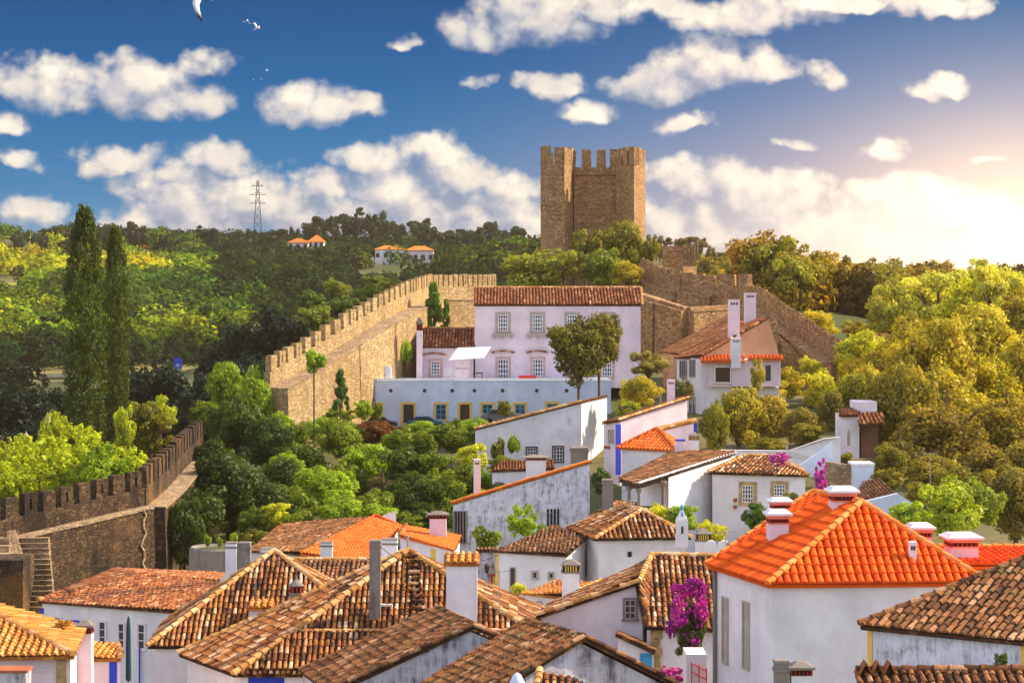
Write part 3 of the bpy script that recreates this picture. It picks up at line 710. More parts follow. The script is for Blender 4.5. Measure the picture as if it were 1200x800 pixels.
def rl(n, cx=0, cy=0, cz=1, sx=.62, sy=.62, sz=.6, r0=.3, r1=.5, flat=.85, up=0):
    o = []
    for _ in range(n):
        while True:
            p = rng.uniform(-1, 1, 3)
            if (p**2).sum() < 1: break
        r = rng.uniform(r0, r1); o.append((cx+p[0]*sx, cy+p[1]*sy, cz+p[2]*sz, r, r, r*flat))
    return o
VAR = {}
def var(kind, name, lobes, n, size, **kw):
    P, N_, r = lobes_cloud(lobes, n, size, **kw); v, rr = leaves(P, N_, size, r); VAR.setdefault(kind, []).append(leaf_mesh(name, v, rr))
for k in range(4): var('broad', 'broadleaf_crown', rl(14, sx=.5, sy=.5, sz=.5, r0=.3, r1=.42)+rl(40, sx=.85, sy=.85, sz=.82, r0=.13, r1=.26), 11000, .046, rmin=.45)
for k in range(3): var('sky', 'ridge_crown', rl(16, sx=.75, sy=.75, sz=.75, r0=.2, r1=.38), 1800, .085, rmin=.35)
for k in range(3): var('airy', 'airy_crown', rl(34, sx=.78, sy=.78, sz=.78, r0=.14, r1=.27, flat=.8), 5200, .05, rmin=.3)
for k in range(4): var('bush', 'shrub_crown', rl(9, cz=.75, sz=.6, r0=.3, r1=.45)+rl(26, cz=.85, sx=.82, sy=.82, sz=.8, r0=.13, r1=.28), 5200, .06, rmin=.45)
for k in range(3): var('small', 'small_crown', rl(8, cz=.9, sz=.55, r0=.35, r1=.55), 700, .15)
for k in range(3): var('pine', 'pine_crown', [(x, y, z, a*1.2, b*1.2, c*.45) for x, y, z, a, b, c in rl(13, cz=1.15, sz=.72, r0=.2, r1=.4)], 1500, .10, rmin=.25)
for k in range(2): var('umbrella', 'umbrella_pine_crown', [(x*.9, y*.9, 1.15+abs(z-1)*.9, a, b, c*.9) for x, y, z, a, b, c in rl(16, sz=.35, r0=.25, r1=.4)], 1800, .09, rmin=.25)
for k in range(2):   # spring tree with upright tufts
    base = rl(24, r0=.2, r1=.34); tf = []
    for _ in range(70):
        a = rng.uniform(0, 2*math.pi); e = math.asin(rng.uniform(-.1, 1)); tf.append((.92*math.cos(a)*math.cos(e), .92*math.sin(a)*math.cos(e), 1+.92*math.sin(e)+rng.uniform(-.06, .1), .055, .055, .15))
    var('tuft', 'tufted_crown', base+tf, 9500, .05, rmin=.35)
for k in range(3): var('vine', 'vine_spray', rl(46, sx=.95, sy=.95, sz=.95, r0=.09, r1=.2), 3200, .075, rmin=.2)
for k in range(2):   # conical
    lb = []
    for j in range(46):
        z = rng.uniform(.05, 1.9); rad = .72*(1-z/2.05)**.8; a = rng.uniform(0, 6.28); q_ = rng.uniform(.5, .95); lb.append((rad*q_*math.cos(a), rad*q_*math.sin(a), z, .17, .17, .13))
    var('cone', 'conical_crown', lb, 3600, .065, rmin=.3)
def column_mesh():
    lb = []
    for j in range(900):
        z = rng.uniform(0, 2) if j > 60 else rng.uniform(1.75, 2.0)
        rad = .92*min(1, ((2.03-z)/.62)**.55)*(1-.10*math.sin(z*9+j*.01)); a = rng.uniform(0, 6.28); q_ = rng.uniform(.65, 1.06)
        lb.append((rad*q_*math.cos(a), rad*q_*math.sin(a), z, .13, .13, .030))
    lb += [(0, 0, z, .4*min(1, (2.05-z)*1.2), .4*min(1, (2.05-z)*1.2), .08) for z in np.linspace(0, 1.95, 26)]
    return lb
for k in range(2):
    lb = column_mesh(); P, N_, r = lobes_cloud(lb, 20000, .1, rmin=.3, outw=.8)
    v, rr = leaves(P, N_, .052, r); v = v.reshape(-1, 4, 3); c = v.mean(1, keepdims=True); v = c+(v-c)*np.array([1, 1, .30]); VAR.setdefault('column', []).append(leaf_mesh('column_crown', v.reshape(-1, 3), rr))

TR = []; STEM = []
def keep(mb, name):
    o_ = mb.build(name, 'bark'); me_ = o_.data
    for v_ in me_.vertices: v_.co += Vector(o_.location)
    bpy.data.objects.remove(o_); return me_
for k in range(3):   # limbs inside the crown, unit crown (radius 1, height 2)
    mb = MB(); rr_ = random.Random(k)
    for j in range(7):
        a = j*.9+rr_.random(); b0 = Vector((0, 0, -.02+.03*j)); b1 = b0+Vector((math.cos(a)*.26, math.sin(a)*.26, .38+rr_.random()*.25)); b2 = b1+Vector((math.cos(a+.4)*.30, math.sin(a+.4)*.30, .40))
        mb.tube(b0, b1, .045, .03, 6, False); mb.tube(b1, b2, .03, .010, 5, False)
        mb.tube(b1, b1+Vector((math.cos(a-.8)*.25, math.sin(a-.8)*.25, .2)), .02, .008, 5, False)
    mb.tube((0, 0, -.1), (.0, .05, 1.5), .06, .012, 6, False); TR.append(keep(mb, 'limbs'))
mb = MB(); pr = [(.085, 0), (.06, .1), (.052, .4), (.048, .7), (.05, 1)]
mb.lathe((0, 0, 0), pr, 9); STEM = keep(mb, 'trunk')
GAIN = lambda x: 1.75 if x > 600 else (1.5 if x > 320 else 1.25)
nvar = {}
def pick(kind):
    k = nvar.get(kind, 0); nvar[kind] = k+1; return VAR[kind][k % len(VAR[kind])]
def tree(cx, cy, rx, ry, Y, kind='broad', col=(0.07, 0.13, 0.02), label=None, cat='tree', group=None, name='tree', trunk=True, ground=None, ryd=None, solo=False):
    """crown ellipse in photo px at depth Y; the foot stands on the ground below it"""
    c = V(cx, cy, Y); k = Y/F; wx = rx*k; wz = ry*k; gz_ = g1(c.x, c.y) if ground is None else ground
    zb = c.z-wz                                             # crown bottom
    if solo or not trunk:
        o = link(bpy.data.objects.new(name, pick(kind))); o.location = (c.x, c.y, zb); o.scale = (wx, wx*.9, wz)
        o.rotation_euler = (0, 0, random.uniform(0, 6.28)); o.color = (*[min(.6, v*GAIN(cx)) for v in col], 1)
        return tag(o, label, cat, group)
    root = thing(name, label, cat, (c.x, c.y, gz_), group)
    o = link(bpy.data.objects.new('crown', pick(kind))); o.parent = root; o.location = (0, 0, zb-gz_); o.scale = (wx, wx*.9, wz)
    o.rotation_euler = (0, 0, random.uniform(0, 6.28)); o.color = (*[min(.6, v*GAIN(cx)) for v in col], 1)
    base_r = max(.35, min(1.0, wx*.6)); th = max(.3, zb+wz*.12-gz_+.3)
    tr = link(bpy.data.objects.new('trunk', STEM)); tr.parent = root; tr.location = (0, 0, -.3); tr.scale = (base_r*2.2, base_r*2.2, th)
    lm = link(bpy.data.objects.new('limbs', random.choice(TR))); lm.parent = tr
    lm.location = (0, 0, 1.0); lm.scale = (wx/(base_r*2.2), wx/(base_r*2.2), wz/th)
    if kind == 'column': lm.scale = (.2*wx/(base_r*2.2), .2*wx/(base_r*2.2), wz/th)
    return root
G_DEEP = (0.048, 0.078, 0.008); G_MID = (0.125, 0.17, 0.011); G_LIME = (0.38, 0.44, 0.018); G_OLIVE = (0.15, 0.16, 0.025)
G_GOLD = (0.42, 0.34, 0.02); G_YEL = (0.38, 0.42, 0.02); G_BRIGHT = (0.20, 0.29, 0.015); G_DARKP = (0.022, 0.038, 0.014); G_RUST = (0.13, 0.05, 0.015)

def vegetation():
    T = tree
    # --- left side
    T(99, 384, 26, 139, 178, 'column', (0.055, 0.080, 0.010), 'taller of the two dark columnar trees at far left', name='column_tree')
    T(135, 397, 18, 128, 182, 'column', (0.060, 0.085, 0.010), 'shorter slimmer columnar tree right of the tallest one', name='column_tree')
    T(60, 565, 62, 50, 152, 'tuft', G_LIME, 'lime green tree with upright tufts at left picture edge', name='lime_tree')
    T(8, 580, 40, 36, 150, 'tuft', G_LIME, 'lime green tree cut by left picture edge behind battlements', name='lime_tree')
    T(120, 560, 52, 38, 150, 'tuft', G_BRIGHT, 'bright green tree directly under the two columnar trees', name='lime_tree')
    T(30, 555, 50, 42, 156, 'tuft', G_YEL, 'yellow green tufted tree behind the lime tree at left', name='lime_tree')
    T(95, 545, 50, 44, 156, 'tuft', G_LIME, 'lime green tufted tree in the middle of the left group', name='lime_tree')
    T(150, 560, 36, 34, 152, 'tuft', G_LIME, 'lime green tufted tree at right end of the left group', name='lime_tree')
    T(250, 540, 28, 34, 166, 'broad', G_DEEP, 'dark tree covering the upper end of the stepped battlements')
    T(18, 462, 16, 20, 300, 'cone', (0.03, 0.05, 0.02), 'dark conifer in the valley at far left', name='conifer')
    T(64, 512, 20, 28, 156, 'tuft', G_YEL, 'slender pale yellow shoot of foliage above the lime tree', name='lime_tree')
    T(175, 500, 42, 46, 185, 'airy', (0.17, 0.17, 0.022), 'yellowish olive tree right of the columnar trees', name='olive_tree')
    T(188, 482, 26, 24, 190, 'airy', G_YEL, 'pale yellow green treetop behind the stepped battlements', name='olive_tree')
    T(146, 500, 16, 40, 176, 'airy', G_LIME, 'narrow pale green tree against the columnar trunks', name='olive_tree')
    T(266, 448, 28, 34, 205, 'broad', G_BRIGHT, 'bright green rounded tree left of the golden wall end')
    T(300, 470, 30, 50, 192, 'broad', G_BRIGHT, 'green tree touching the near end of the golden wall')
    T(246, 488, 34, 26, 180, 'broad', G_MID, 'mid green tree above the stepped battlements')
    T(275, 500, 42, 42, 175, 'broad', (0.06, 0.10, 0.012), 'dense green tree between battlements and golden wall')
    T(318, 520, 36, 44, 172, 'broad', (0.045, 0.09, 0.014), 'dark olive tree under the end of the golden wall')
    T(268, 575, 66, 58, 158, 'broad', (0.036, 0.066, 0.009), 'largest dark green tree overhanging the rubble wall')
    T(212, 620, 34, 52, 143, 'broad', G_DEEP, 'dark ivy clad tree growing against the right end of the rubble wall')
    T(232, 610, 42, 46, 149, 'broad', G_DEEP, 'very dark tree shading the right end of the rubble wall')
    T(315, 600, 44, 50, 156, 'broad', (0.045, 0.078, 0.010), 'dark green tree right of the large overhanging tree')
    T(368, 420, 15, 17, 178, 'small', G_BRIGHT, 'thin young tree with small round crown before golden wall', name='young_tree')
    T(399, 455, 17, 25, 188, 'cone', (0.05, 0.11, 0.02), 'small conical conifer at the foot of the golden wall', name='conifer')
    T(508, 362, 20, 32, 219, 'cone', (0.10, 0.18, 0.02), 'bright conical conifer above the small pink wing', name='conifer')
    T(523, 372, 11, 24, 219.5, 'cone', (0.08, 0.15, 0.02), 'narrow conifer close beside the pink house', name='conifer')
    T(474, 412, 9, 24, 211, 'small', G_BRIGHT, 'climbing green shrub on the golden wall', cat='shrub', name='shrub')
    # --- thicket on the slope below the terrace
    tk = [(395,512,36,28,G_MID,176),(360,540,34,30,G_DEEP,170),(440,505,30,18,G_RUST,182),(430,540,40,30,G_BRIGHT,172),(480,515,36,26,G_MID,176),(520,510,34,22,G_MID,178),(556,505,26,20,G_BRIGHT,180),
          (470,545,40,32,G_DEEP,168),(510,550,34,30,G_MID,168),(385,575,44,34,G_BRIGHT,160),(430,590,40,30,G_MID,156),(345,590,36,34,G_MID,158),(480,580,38,34,G_DEEP,160),(520,580,34,36,G_MID,160),
          (555,532,24,20,G_YEL,165),(585,575,24,16,G_DEEP,160),(455,570,28,26,(0.07,0.06,0.02),165),(500,605,36,26,G_DEEP,150),(400,600,34,24,G_BRIGHT,150),(350,612,30,20,G_MID,150),(445,605,32,22,G_BRIGHT,150),
          (330,560,34,34,G_DEEP,165),(410,555,30,26,G_MID,168),(545,560,30,28,G_MID,163),(560,590,28,20,G_BRIGHT,158),(300,630,24,14,G_OLIVE,148),(325,600,22,18,G_YEL,150),(590,545,24,16,G_OLIVE,166),(350,528,28,24,G_MID,174),(378,500,22,18,G_BRIGHT,184),(335,548,26,24,G_BRIGHT,168),(415,508,22,16,G_MID,182),(365,560,26,22,G_BRIGHT,162),(495,500,22,10,G_BRIGHT,188),(540,497,20,10,G_MID,190),(300,610,26,26,G_MID,150),(330,498,20,20,G_BRIGHT,186),(352,506,18,16,G_MID,186),(425,478,14,14,G_BRIGHT,198),(398,488,24,14,G_MID,190),(575,560,22,18,G_BRIGHT,162),(470,610,30,16,G_MID,148),(530,610,20,14,G_BRIGHT,150)]
    names = ['rust brown', 'grassy yellow']
    for i, (x, y, rx, ry, c, Y) in enumerate(tk):
        if c == G_RUST: lb = 'rust brown shrub in front of the parked dark car'; gp = None
        elif (x, y) == (555, 532): lb = 'round yellow green bush beside the sloping white wall'; gp = None
        elif (x, y) == (325, 600): lb = 'small yellow green bush at foot of the dark trees'; gp = None
        else: lb = 'leafy green shrub in the thicket below the terrace'; gp = 'shrubs in the thicket below the terrace'
        T(x, y, rx, ry, Y, 'bush' if i % 3 else 'broad', c, lb, cat='shrub', group=gp, name='shrub', solo=True)
    for i, (x, y, rx, ry, c, Y, lb) in enumerate([(440,482,10,14,G_MID,200,'small pot shrub before the leftmost yellow framed window'),(592,478,14,14,G_OLIVE,199,'small shrub beside the parked grey car'),
            (585,525,10,20,G_OLIVE,171,'young shrub before the sloping white wall'),(602,520,9,18,G_MID,171,'thin sapling left of the barred white window'),
            (570,628,20,18,G_MID,134,'round green bush below the peeling wall'),(612,612,26,28,G_BRIGHT,138,'feathery pale green bush against the peeling wall'),(640,620,14,10,G_MID,136,'low shrub under the slit windows'),
            (608,690,9,14,G_LIME,108,'small lime shrub beside the blue door')]):
        T(x, y, rx, ry, Y, 'airy' if i in (1, 5) else 'small', c, lb, cat='shrub', name='shrub', solo=True)
    # --- centre
    T(626, 316, 50, 30, 268, 'bush', (0.20, 0.215, 0.025), 'soft pale green willow left of the tower foot', name='willow')
    T(660, 308, 22, 26, 265, 'airy', (0.19, 0.20, 0.022), 'upright pale willow branches before the tower', name='willow')
    T(686, 290, 26, 34, 272, 'airy', (0.14, 0.13, 0.014), 'green tree before the recessed tower wall')
    T(733, 288, 32, 42, 270, 'broad', (0.14, 0.135, 0.014), 'tall tree hiding the right bastion foot')
    T(735, 320, 26, 18, 258, 'broad', (0.26, 0.22, 0.015), 'golden green bush above the pink house roof')
    T(702, 312, 34, 30, 264, 'broad', (0.12, 0.15, 0.018), 'mid green tree between willow and golden bush')
    T(764, 292, 14, 22, 270, 'airy', (0.14, 0.13, 0.018), 'small tree at right foot of the tower')
    T(678, 410, 47, 46, 192, 'broad', (0.10, 0.10, 0.012), 'spreading loquat tree in front of the pink facade', name='loquat_tree')
    T(702, 398, 34, 44, 193, 'broad', (0.11, 0.095, 0.012), 'dense right half of tree at the pink facade', name='loquat_tree')
    T(760, 425, 28, 22, 196, 'airy', (0.20, 0.18, 0.05), 'greyish olive tree right of the pink house', name='olive_tree')
    T(750, 458, 30, 22, 180, 'broad', (0.26, 0.22, 0.015), 'golden green shrub behind the blue cornered house', cat='shrub')
    T(735, 478, 20, 16, 178, 'bush', (0.20, 0.21, 0.018), 'low yellow green bush beside the sunlit gable wall', cat='shrub')
    T(800, 455, 14, 22, 186, 'bush', (0.10, 0.10, 0.02), 'dark shrub left of the tall white house', cat='shrub')
    T(706, 560, 14, 20, 155, 'bush', (0.05, 0.09, 0.014), 'dark bush in the gap beside the blue cornered house', cat='shrub', solo=True)
    T(770, 602, 22, 16, 132, 'bush', G_LIME, 'lime green fruit bush behind the hipped roof', cat='shrub', solo=True)
    T(800, 604, 26, 20, 131, 'bush', (0.17, 0.24, 0.02), 'green garden bush by the blue tipped chimney', cat='shrub', solo=True)
    T(835, 618, 22, 15, 130, 'bush', G_LIME, 'low lime bush below the white gable', cat='shrub', solo=True)
    T(890, 604, 24, 24, 118, 'bush', (0.05, 0.10, 0.014), 'dark climbing shrub under the small paned windows', cat='shrub', solo=True)
    T(930, 590, 18, 22, 125, 'airy', (0.11, 0.13, 0.02), 'straggly vine at right corner of the hipped cottage', cat='shrub', solo=True)
    # --- right: warm glow put into the gold and yellow leaf colours
    T(865, 485, 36, 46, 178, 'broad', (0.22, 0.19, 0.018), 'golden green tree before the white house terrace')
    T(838, 500, 20, 38, 176, 'broad', (0.17, 0.17, 0.016), 'narrow green tree left of the golden one')
    T(905, 490, 34, 38, 180, 'broad', (0.24, 0.19, 0.02), 'golden olive tree right of the white house')
    T(940, 500, 30, 28, 176, 'broad', (0.16, 0.13, 0.02), 'dull olive tree above the white garden wall')
    T(888, 440, 12, 26, 188, 'airy', (0.26, 0.22, 0.02), 'light treetop reaching the orange terrace roof')
    T(1100, 345, 56, 46, 232, 'airy', (0.36, 0.35, 0.05), 'wide pale yellow treetop on the right skyline', name='golden_tree')
    T(1175, 345, 50, 48, 228, 'broad', (0.36, 0.34, 0.04), 'pale yellow rounded tree near the right edge of the skyline', name='golden_tree')
    T(1042, 362, 32, 38, 236, 'broad', (0.33, 0.31, 0.04), 'first tall pale yellow tree right of the low battlements', name='golden_tree')
    T(1150, 320, 20, 28, 236, 'airy', (0.36, 0.35, 0.06), 'highest airy pale treetop at the right', name='golden_tree')
    T(1002, 465, 30, 40, 190, 'broad', (0.20, 0.19, 0.015), 'green gold tree behind the small white chapel')
    T(975, 480, 22, 30, 188, 'broad', (0.14, 0.13, 0.018), 'darker tree left of the small white chapel')
    T(1045, 365, 34, 40, 215, 'airy', (0.24, 0.24, 0.03), 'pale round tree right of the descending battlements')
    T(1095, 420, 66, 70, 180, 'broad', (0.25, 0.21, 0.015), 'largest golden tree right of centre')
    T(1060, 470, 46, 62, 172, 'broad', (0.19, 0.16, 0.015), 'golden brown tree beside the chapel')
    T(1150, 400, 60, 62, 190, 'broad', (0.28, 0.25, 0.02), 'bright golden tree under the tall pale tree')
    T(1160, 335, 26, 36, 200, 'airy', (0.34, 0.33, 0.05), 'tall pale yellow tree rising above the right skyline')
    T(1205, 430, 50, 60, 186, 'broad', (0.28, 0.24, 0.02), 'golden tree cut by the right picture edge')
    T(1110, 510, 70, 52, 165, 'broad', (0.16, 0.12, 0.015), 'broad bronze green tree above the orange roof')
    T(1180, 500, 56, 46, 168, 'broad', (0.24, 0.19, 0.015), 'yellow bronze tree at lower right edge')
    T(1055, 540, 34, 34, 160, 'broad', (0.11, 0.09, 0.014), 'dark bronze tree above the slanted tile roof')
    T(1110, 590, 50, 40, 120, 'bush', (0.22, 0.27, 0.02), 'vivid lime tree directly behind the orange roof')
    T(1065, 600, 30, 20, 118, 'bush', (0.20, 0.27, 0.02), 'low lime bush by the ridge chimney of the orange roof', cat='shrub', solo=True)
    T(1150, 580, 34, 34, 122, 'bush', (0.16, 0.20, 0.02), 'mid green bush behind the two right chimneys', cat='shrub', solo=True)
    T(1190, 590, 44, 50, 124, 'broad', (0.12, 0.10, 0.02), 'dull brown green tree at the right edge behind roofs')
    T(1000, 385, 18, 16, 245, 'airy', (0.24, 0.20, 0.02), 'small golden tree behind the lowest battlements')
    fl = [(960,380,26,24,262),(1010,410,40,36,222),(1050,430,44,44,206),(1000,440,30,30,214),(960,452,30,26,208),(925,448,22,22,206),(1090,350,40,36,236),(1130,370,46,42,226),(1190,370,50,40,222),(1030,500,34,34,180),(985,520,22,20,170),
          (1100,470,60,50,176),(1160,450,56,50,184),(1215,480,46,46,176),(1070,400,40,40,212),(1200,540,40,34,160),(1150,545,44,34,158),(1090,555,40,28,156),(1210,340,36,40,230),(1145,350,40,40,215),(1040,395,36,34,230),(900,455,26,20,205),
          (950,425,18,14,222),(1020,455,34,34,200),(1075,520,40,34,168),(1180,420,50,44,200)]
    for i, (x, y, rx, ry, Y) in enumerate(fl):  # upper crowns tinted yellower, carrying the same painted glow
        T(x, y, rx, ry, Y, ['broad', 'bush', 'broad'][i % 3], [(0.34, 0.29, 0.015), (0.40, 0.36, 0.02), (0.26, 0.22, 0.015)][i % 3] if y < 480 else [(0.14, 0.11, 0.015), (0.18, 0.15, 0.016)][i % 2], 'golden green tree massed below the descending castle wall', name='golden_tree', group='golden trees on the right slope', solo=True)
    bg = [(795,690,14,8),(815,683,14,9),(800,722,12,16),(820,715,12,20),(787,735,8,14),(812,745,14,16),(800,700,10,10),(822,700,8,14)]
    for i, (x, y, rx, ry) in enumerate(bg): T(x, y, rx, ry, 85.5+i*.1 if y < 705 else 83.8+i*.1, 'vine', [(0.42, 0.02, 0.30), (0.26, 0.015, 0.26), (0.34, 0.02, 0.34)][i % 3], 'magenta bougainvillea spray between the gabled and the orange roofed house', cat='flowering plant', name='bougainvillea', group='bougainvillea sprays', solo=True)
    for i, (x, y, rx, ry, Y) in enumerate([(1040,560,22,16,150),(1075,575,22,16,142),(1045,530,26,20,158),(1005,553,14,10,156),(900,520,30,10,165),(945,505,26,14,168),(990,535,12,10,160),(1120,560,34,22,150),(1180,560,36,22,150),(885,395,20,14,240),(1000,425,24,18,225)]):
        T(x, y, rx, ry, Y, 'bush', (0.15, 0.135, 0.014), 'low golden green shrub between the garden walls and the large right trees', cat='shrub', group='low shrubs on the right slope', name='shrub', solo=True)
    # bougainvillea
    T(810, 728, 19, 38, 84.3, 'bush', (0.045, 0.06, 0.012), 'dark leafy climber among the bougainvillea flowers', cat='climbing plant', name='climber', solo=True)
    T(816, 690, 15, 12, 86, 'vine', (0.46, 0.02, 0.40), 'upper sprays of magenta bougainvillea over the old tiles', cat='flowering plant', name='bougainvillea', solo=True)
    T(793, 712, 8, 20, 83.5, 'vine', (0.44, 0.03, 0.40), 'trailing magenta bougainvillea strand by the stone quoin', cat='flowering plant', name='bougainvillea', solo=True)
    T(806, 752, 20, 26, 84.6, 'airy', (0.10, 0.09, 0.03), 'green and purple undergrowth below the bougainvillea', cat='shrub', name='shrub', solo=True)
    T(783, 790, 22, 12, 83, 'vine', (0.36, 0.03, 0.26), 'low magenta blossom beside the small white wall', cat='flowering plant', name='bougainvillea', solo=True)
    T(962, 560, 9, 24, 127, 'vine', (0.50, 0.03, 0.34), 'upright magenta bougainvillea behind the orange roof', cat='flowering plant', name='bougainvillea', solo=True)
    T(914, 537, 15, 9, 139, 'vine', (0.50, 0.05, 0.34), 'pink blossom spray over the hipped cottage roof', cat='flowering plant', name='bougainvillea', solo=True)
    # grass tufts and small plants on walls
    for x, y, rx, ry, Y, lb in [(244,632,5,10,122,'tall weed at left on the round concrete wall'),(258,634,4,8,122,'short weed in the middle of the round concrete wall'),(274,630,5,11,121,'weed beside the old chimney stack'),
            (760,676,26,5,108,'green weeds at the foot of the hip roofed wall')]:
        T(x, y, rx, ry, Y, 'small', G_BRIGHT, lb, cat='plant', name='plant', solo=True)
    T(1043, 724, 9, 8, 60.4, 'airy', (0.18, 0.12, 0.04), 'dry weeds growing on the corner of the mossy roof', cat='plant', name='plant', solo=True)
    T(1172, 772, 12, 12, 56.6, 'airy', (0.06, 0.10, 0.03), 'small creeping plant on the stained white wall', cat='plant', name='plant', solo=True)
    T(75, 730, 16, 5, 79, 'airy', (0.40, 0.20, 0.04), 'dry grass on the lower left roof', cat='plant', name='plant', solo=True)
    # lit slope outside the golden wall
    ol = [(340,385,24,20),(370,372,26,22),(400,358,26,20),(430,345,24,18),(455,338,20,15),(380,395,24,16),(350,405,24,18),(415,368,18,14),(330,412,18,18),(440,330,18,12),(395,335,22,16),(365,350,22,16),(322,392,16,14),(305,425,16,16),(290,412,18,14)]
    for i, (x, y, rx, ry) in enumerate(ol):
        T(x, y, rx, ry, 275+i*4, 'bush', [(0.11, 0.15, 0.02), (0.15, 0.18, 0.02), (0.08, 0.12, 0.02)][i % 3], 'olive green tree on the slope just outside the golden wall', name='olive_tree', group='olive trees outside the golden wall', solo=True)

def hills():
    # skyline trees, each one a thing
    prof = [(-20,268),(40,266),(80,262),(110,262),(140,260),(158,256),(175,270),(200,272),(222,270),(244,259),(262,268),(285,266),(310,264),(330,266),(345,258),(360,254),(380,248),(400,240),(420,238),(440,239),(460,252),(480,252),(505,254),(520,265),(545,262),(570,255),(590,258),(610,262),(628,268),
            (765,264),(778,272),(792,268),(818,272),(840,286),(860,288),(880,290),(900,294),(920,296),(940,302),(962,306),(985,314),(1010,316),(1030,312),(1055,318),(1080,322),(1110,326),(1140,326),(1180,328),(1220,328)]
    k = 0
    for i in range(len(prof)-1):
        (x0, y0), (x1, y1) = prof[i], prof[i+1]
        if x0 == 628: continue
        n = max(1, int((x1-x0)/8))
        for j in range(n):
            t_ = (j+random.random()*.7)/n; x = x0+(x1-x0)*t_; y = y0+(y1-y0)*t_+random.uniform(-1, 7); right = x > 640
            Y = random.uniform(560, 600) if right else random.uniform(800, 880); c = V(x, 300, Y); z = g1(c.x, c.y); gy = PX(Vector((c.x, c.y, z)))[1]
            hpx = max(10, gy-y); kind = random.choice(['sky', 'sky', 'sky', 'pine', 'umbrella']) if x > 60 else 'small'
            ry = min(hpx*.5, random.uniform(12, 25)) if kind != 'umbrella' else min(hpx*.35, 9); rx = ry*random.uniform(.6, .95) if kind != 'umbrella' else ry*1.2
            dk = random.uniform(.7, 1.3); col = tuple(v*dk for v in ((0.13, 0.095, 0.02) if right else (0.026, 0.045, 0.016)))
            tree(x, y+ry, rx, ry, Y, kind, col, 'bronze tinted tree on the low skyline right of the tower' if right else 'dark tree standing on the wooded skyline left of the tower', name='skyline_tree', group='trees on the right skyline' if right else 'trees on the left skyline')
            k += 1
    # wooded slopes: the ones that show largest are things, the rest is one wood
    spots = []
    n = 3400; xs = rng.uniform(-60, 660, n); Ys = 505+rng.random(n)**1.0*400
    n2 = 1100; xs = np.concatenate([xs, rng.uniform(790, 1260, n2)]); Ys = np.concatenate([Ys, 275+rng.random(n2)*300])
    n3 = 420; xs = np.concatenate([xs, rng.uniform(-20, 330, n3)]); Ys = np.concatenate([Ys, 215+rng.random(n3)*235])
    X = (xs-600)/F*Ys; Z = gz(X, Ys); py = HY+(H-Z)/Ys*F
    for i in range(len(xs)):
        x, y, Yv = xs[i], py[i], Ys[i]
        if (455 < Yv < 500 and x < 700) or (330 < Yv < 456 and x < 700 and random.random() < .75): continue
        r = random.uniform(1.7, 4.6)*(1.15 if random.random() < .2 else 1)
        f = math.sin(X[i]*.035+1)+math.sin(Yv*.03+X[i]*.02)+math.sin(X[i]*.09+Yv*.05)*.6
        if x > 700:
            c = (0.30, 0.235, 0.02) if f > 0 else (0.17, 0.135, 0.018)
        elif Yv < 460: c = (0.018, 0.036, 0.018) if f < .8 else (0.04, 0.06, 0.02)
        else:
            b = x < 250 and y < 405 and y > 285 or (x < 300 and 350 < y < 400)  # left hill: sunlit upper and cloud-shadowed lower slope put into leaf colours
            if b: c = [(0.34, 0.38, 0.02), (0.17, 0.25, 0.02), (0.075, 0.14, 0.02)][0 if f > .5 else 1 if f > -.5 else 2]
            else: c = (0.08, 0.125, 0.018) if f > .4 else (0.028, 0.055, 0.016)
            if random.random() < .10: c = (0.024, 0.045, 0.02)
        # clearings: fields on the hillside
        if x < 60 and 272 < y < 300 and random.random() < .8: continue
        if x < 32 and 325 < y < 348: continue
        if (395 < x < 470 and 318 < y < 330): continue
        if (430 < x < 518 and 285 < y < 325 and Yv < 742) or (330 < x < 384 and 276 < y < 304 and Yv < 795) or (160 < x < 180 and 286 < y < 310 and Yv < 830): continue
        dk = random.uniform(.5, 1.55); c = (c[0]*dk*random.uniform(.8, 1.25), c[1]*dk, c[2]*dk)
        if (195 < x < 224 and Yv < 480) or (x > 700 and x < 880 and Yv < 340): continue
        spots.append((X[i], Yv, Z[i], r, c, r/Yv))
    spots.sort(key=lambda s: -s[5])
    gs = {}
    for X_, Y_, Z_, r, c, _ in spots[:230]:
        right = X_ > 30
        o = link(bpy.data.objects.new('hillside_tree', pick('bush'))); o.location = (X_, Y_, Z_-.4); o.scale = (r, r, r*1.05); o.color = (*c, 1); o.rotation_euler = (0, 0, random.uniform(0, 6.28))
        low = Y_ < 470
        if right: tag(o, 'round bronze tree on the hillside right of the castle', 'tree', 'trees on the right hillside')
        elif low: tag(o, 'dark round tree in the valley below the road', 'tree', 'dark trees in the valley')
        else: tag(o, 'round green tree on the lower hillside across the road', 'tree', 'trees on the far hillside')
    Vs = []; Rs = []; Ts = []
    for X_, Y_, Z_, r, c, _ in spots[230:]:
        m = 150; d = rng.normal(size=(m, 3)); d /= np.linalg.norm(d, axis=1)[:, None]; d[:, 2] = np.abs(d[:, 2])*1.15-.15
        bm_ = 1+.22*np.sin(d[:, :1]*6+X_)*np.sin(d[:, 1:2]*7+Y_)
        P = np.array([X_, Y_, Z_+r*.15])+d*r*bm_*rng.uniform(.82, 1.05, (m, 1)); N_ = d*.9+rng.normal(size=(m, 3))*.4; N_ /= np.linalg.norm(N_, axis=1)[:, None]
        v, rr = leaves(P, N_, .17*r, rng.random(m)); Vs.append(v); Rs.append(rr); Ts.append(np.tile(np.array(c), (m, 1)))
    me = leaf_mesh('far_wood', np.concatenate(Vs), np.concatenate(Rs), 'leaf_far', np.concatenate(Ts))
    o = link(bpy.data.objects.new('far_wood', me)); tag(o, 'continuous far wood covering the hills behind the castle', 'woodland', kind='stuff')
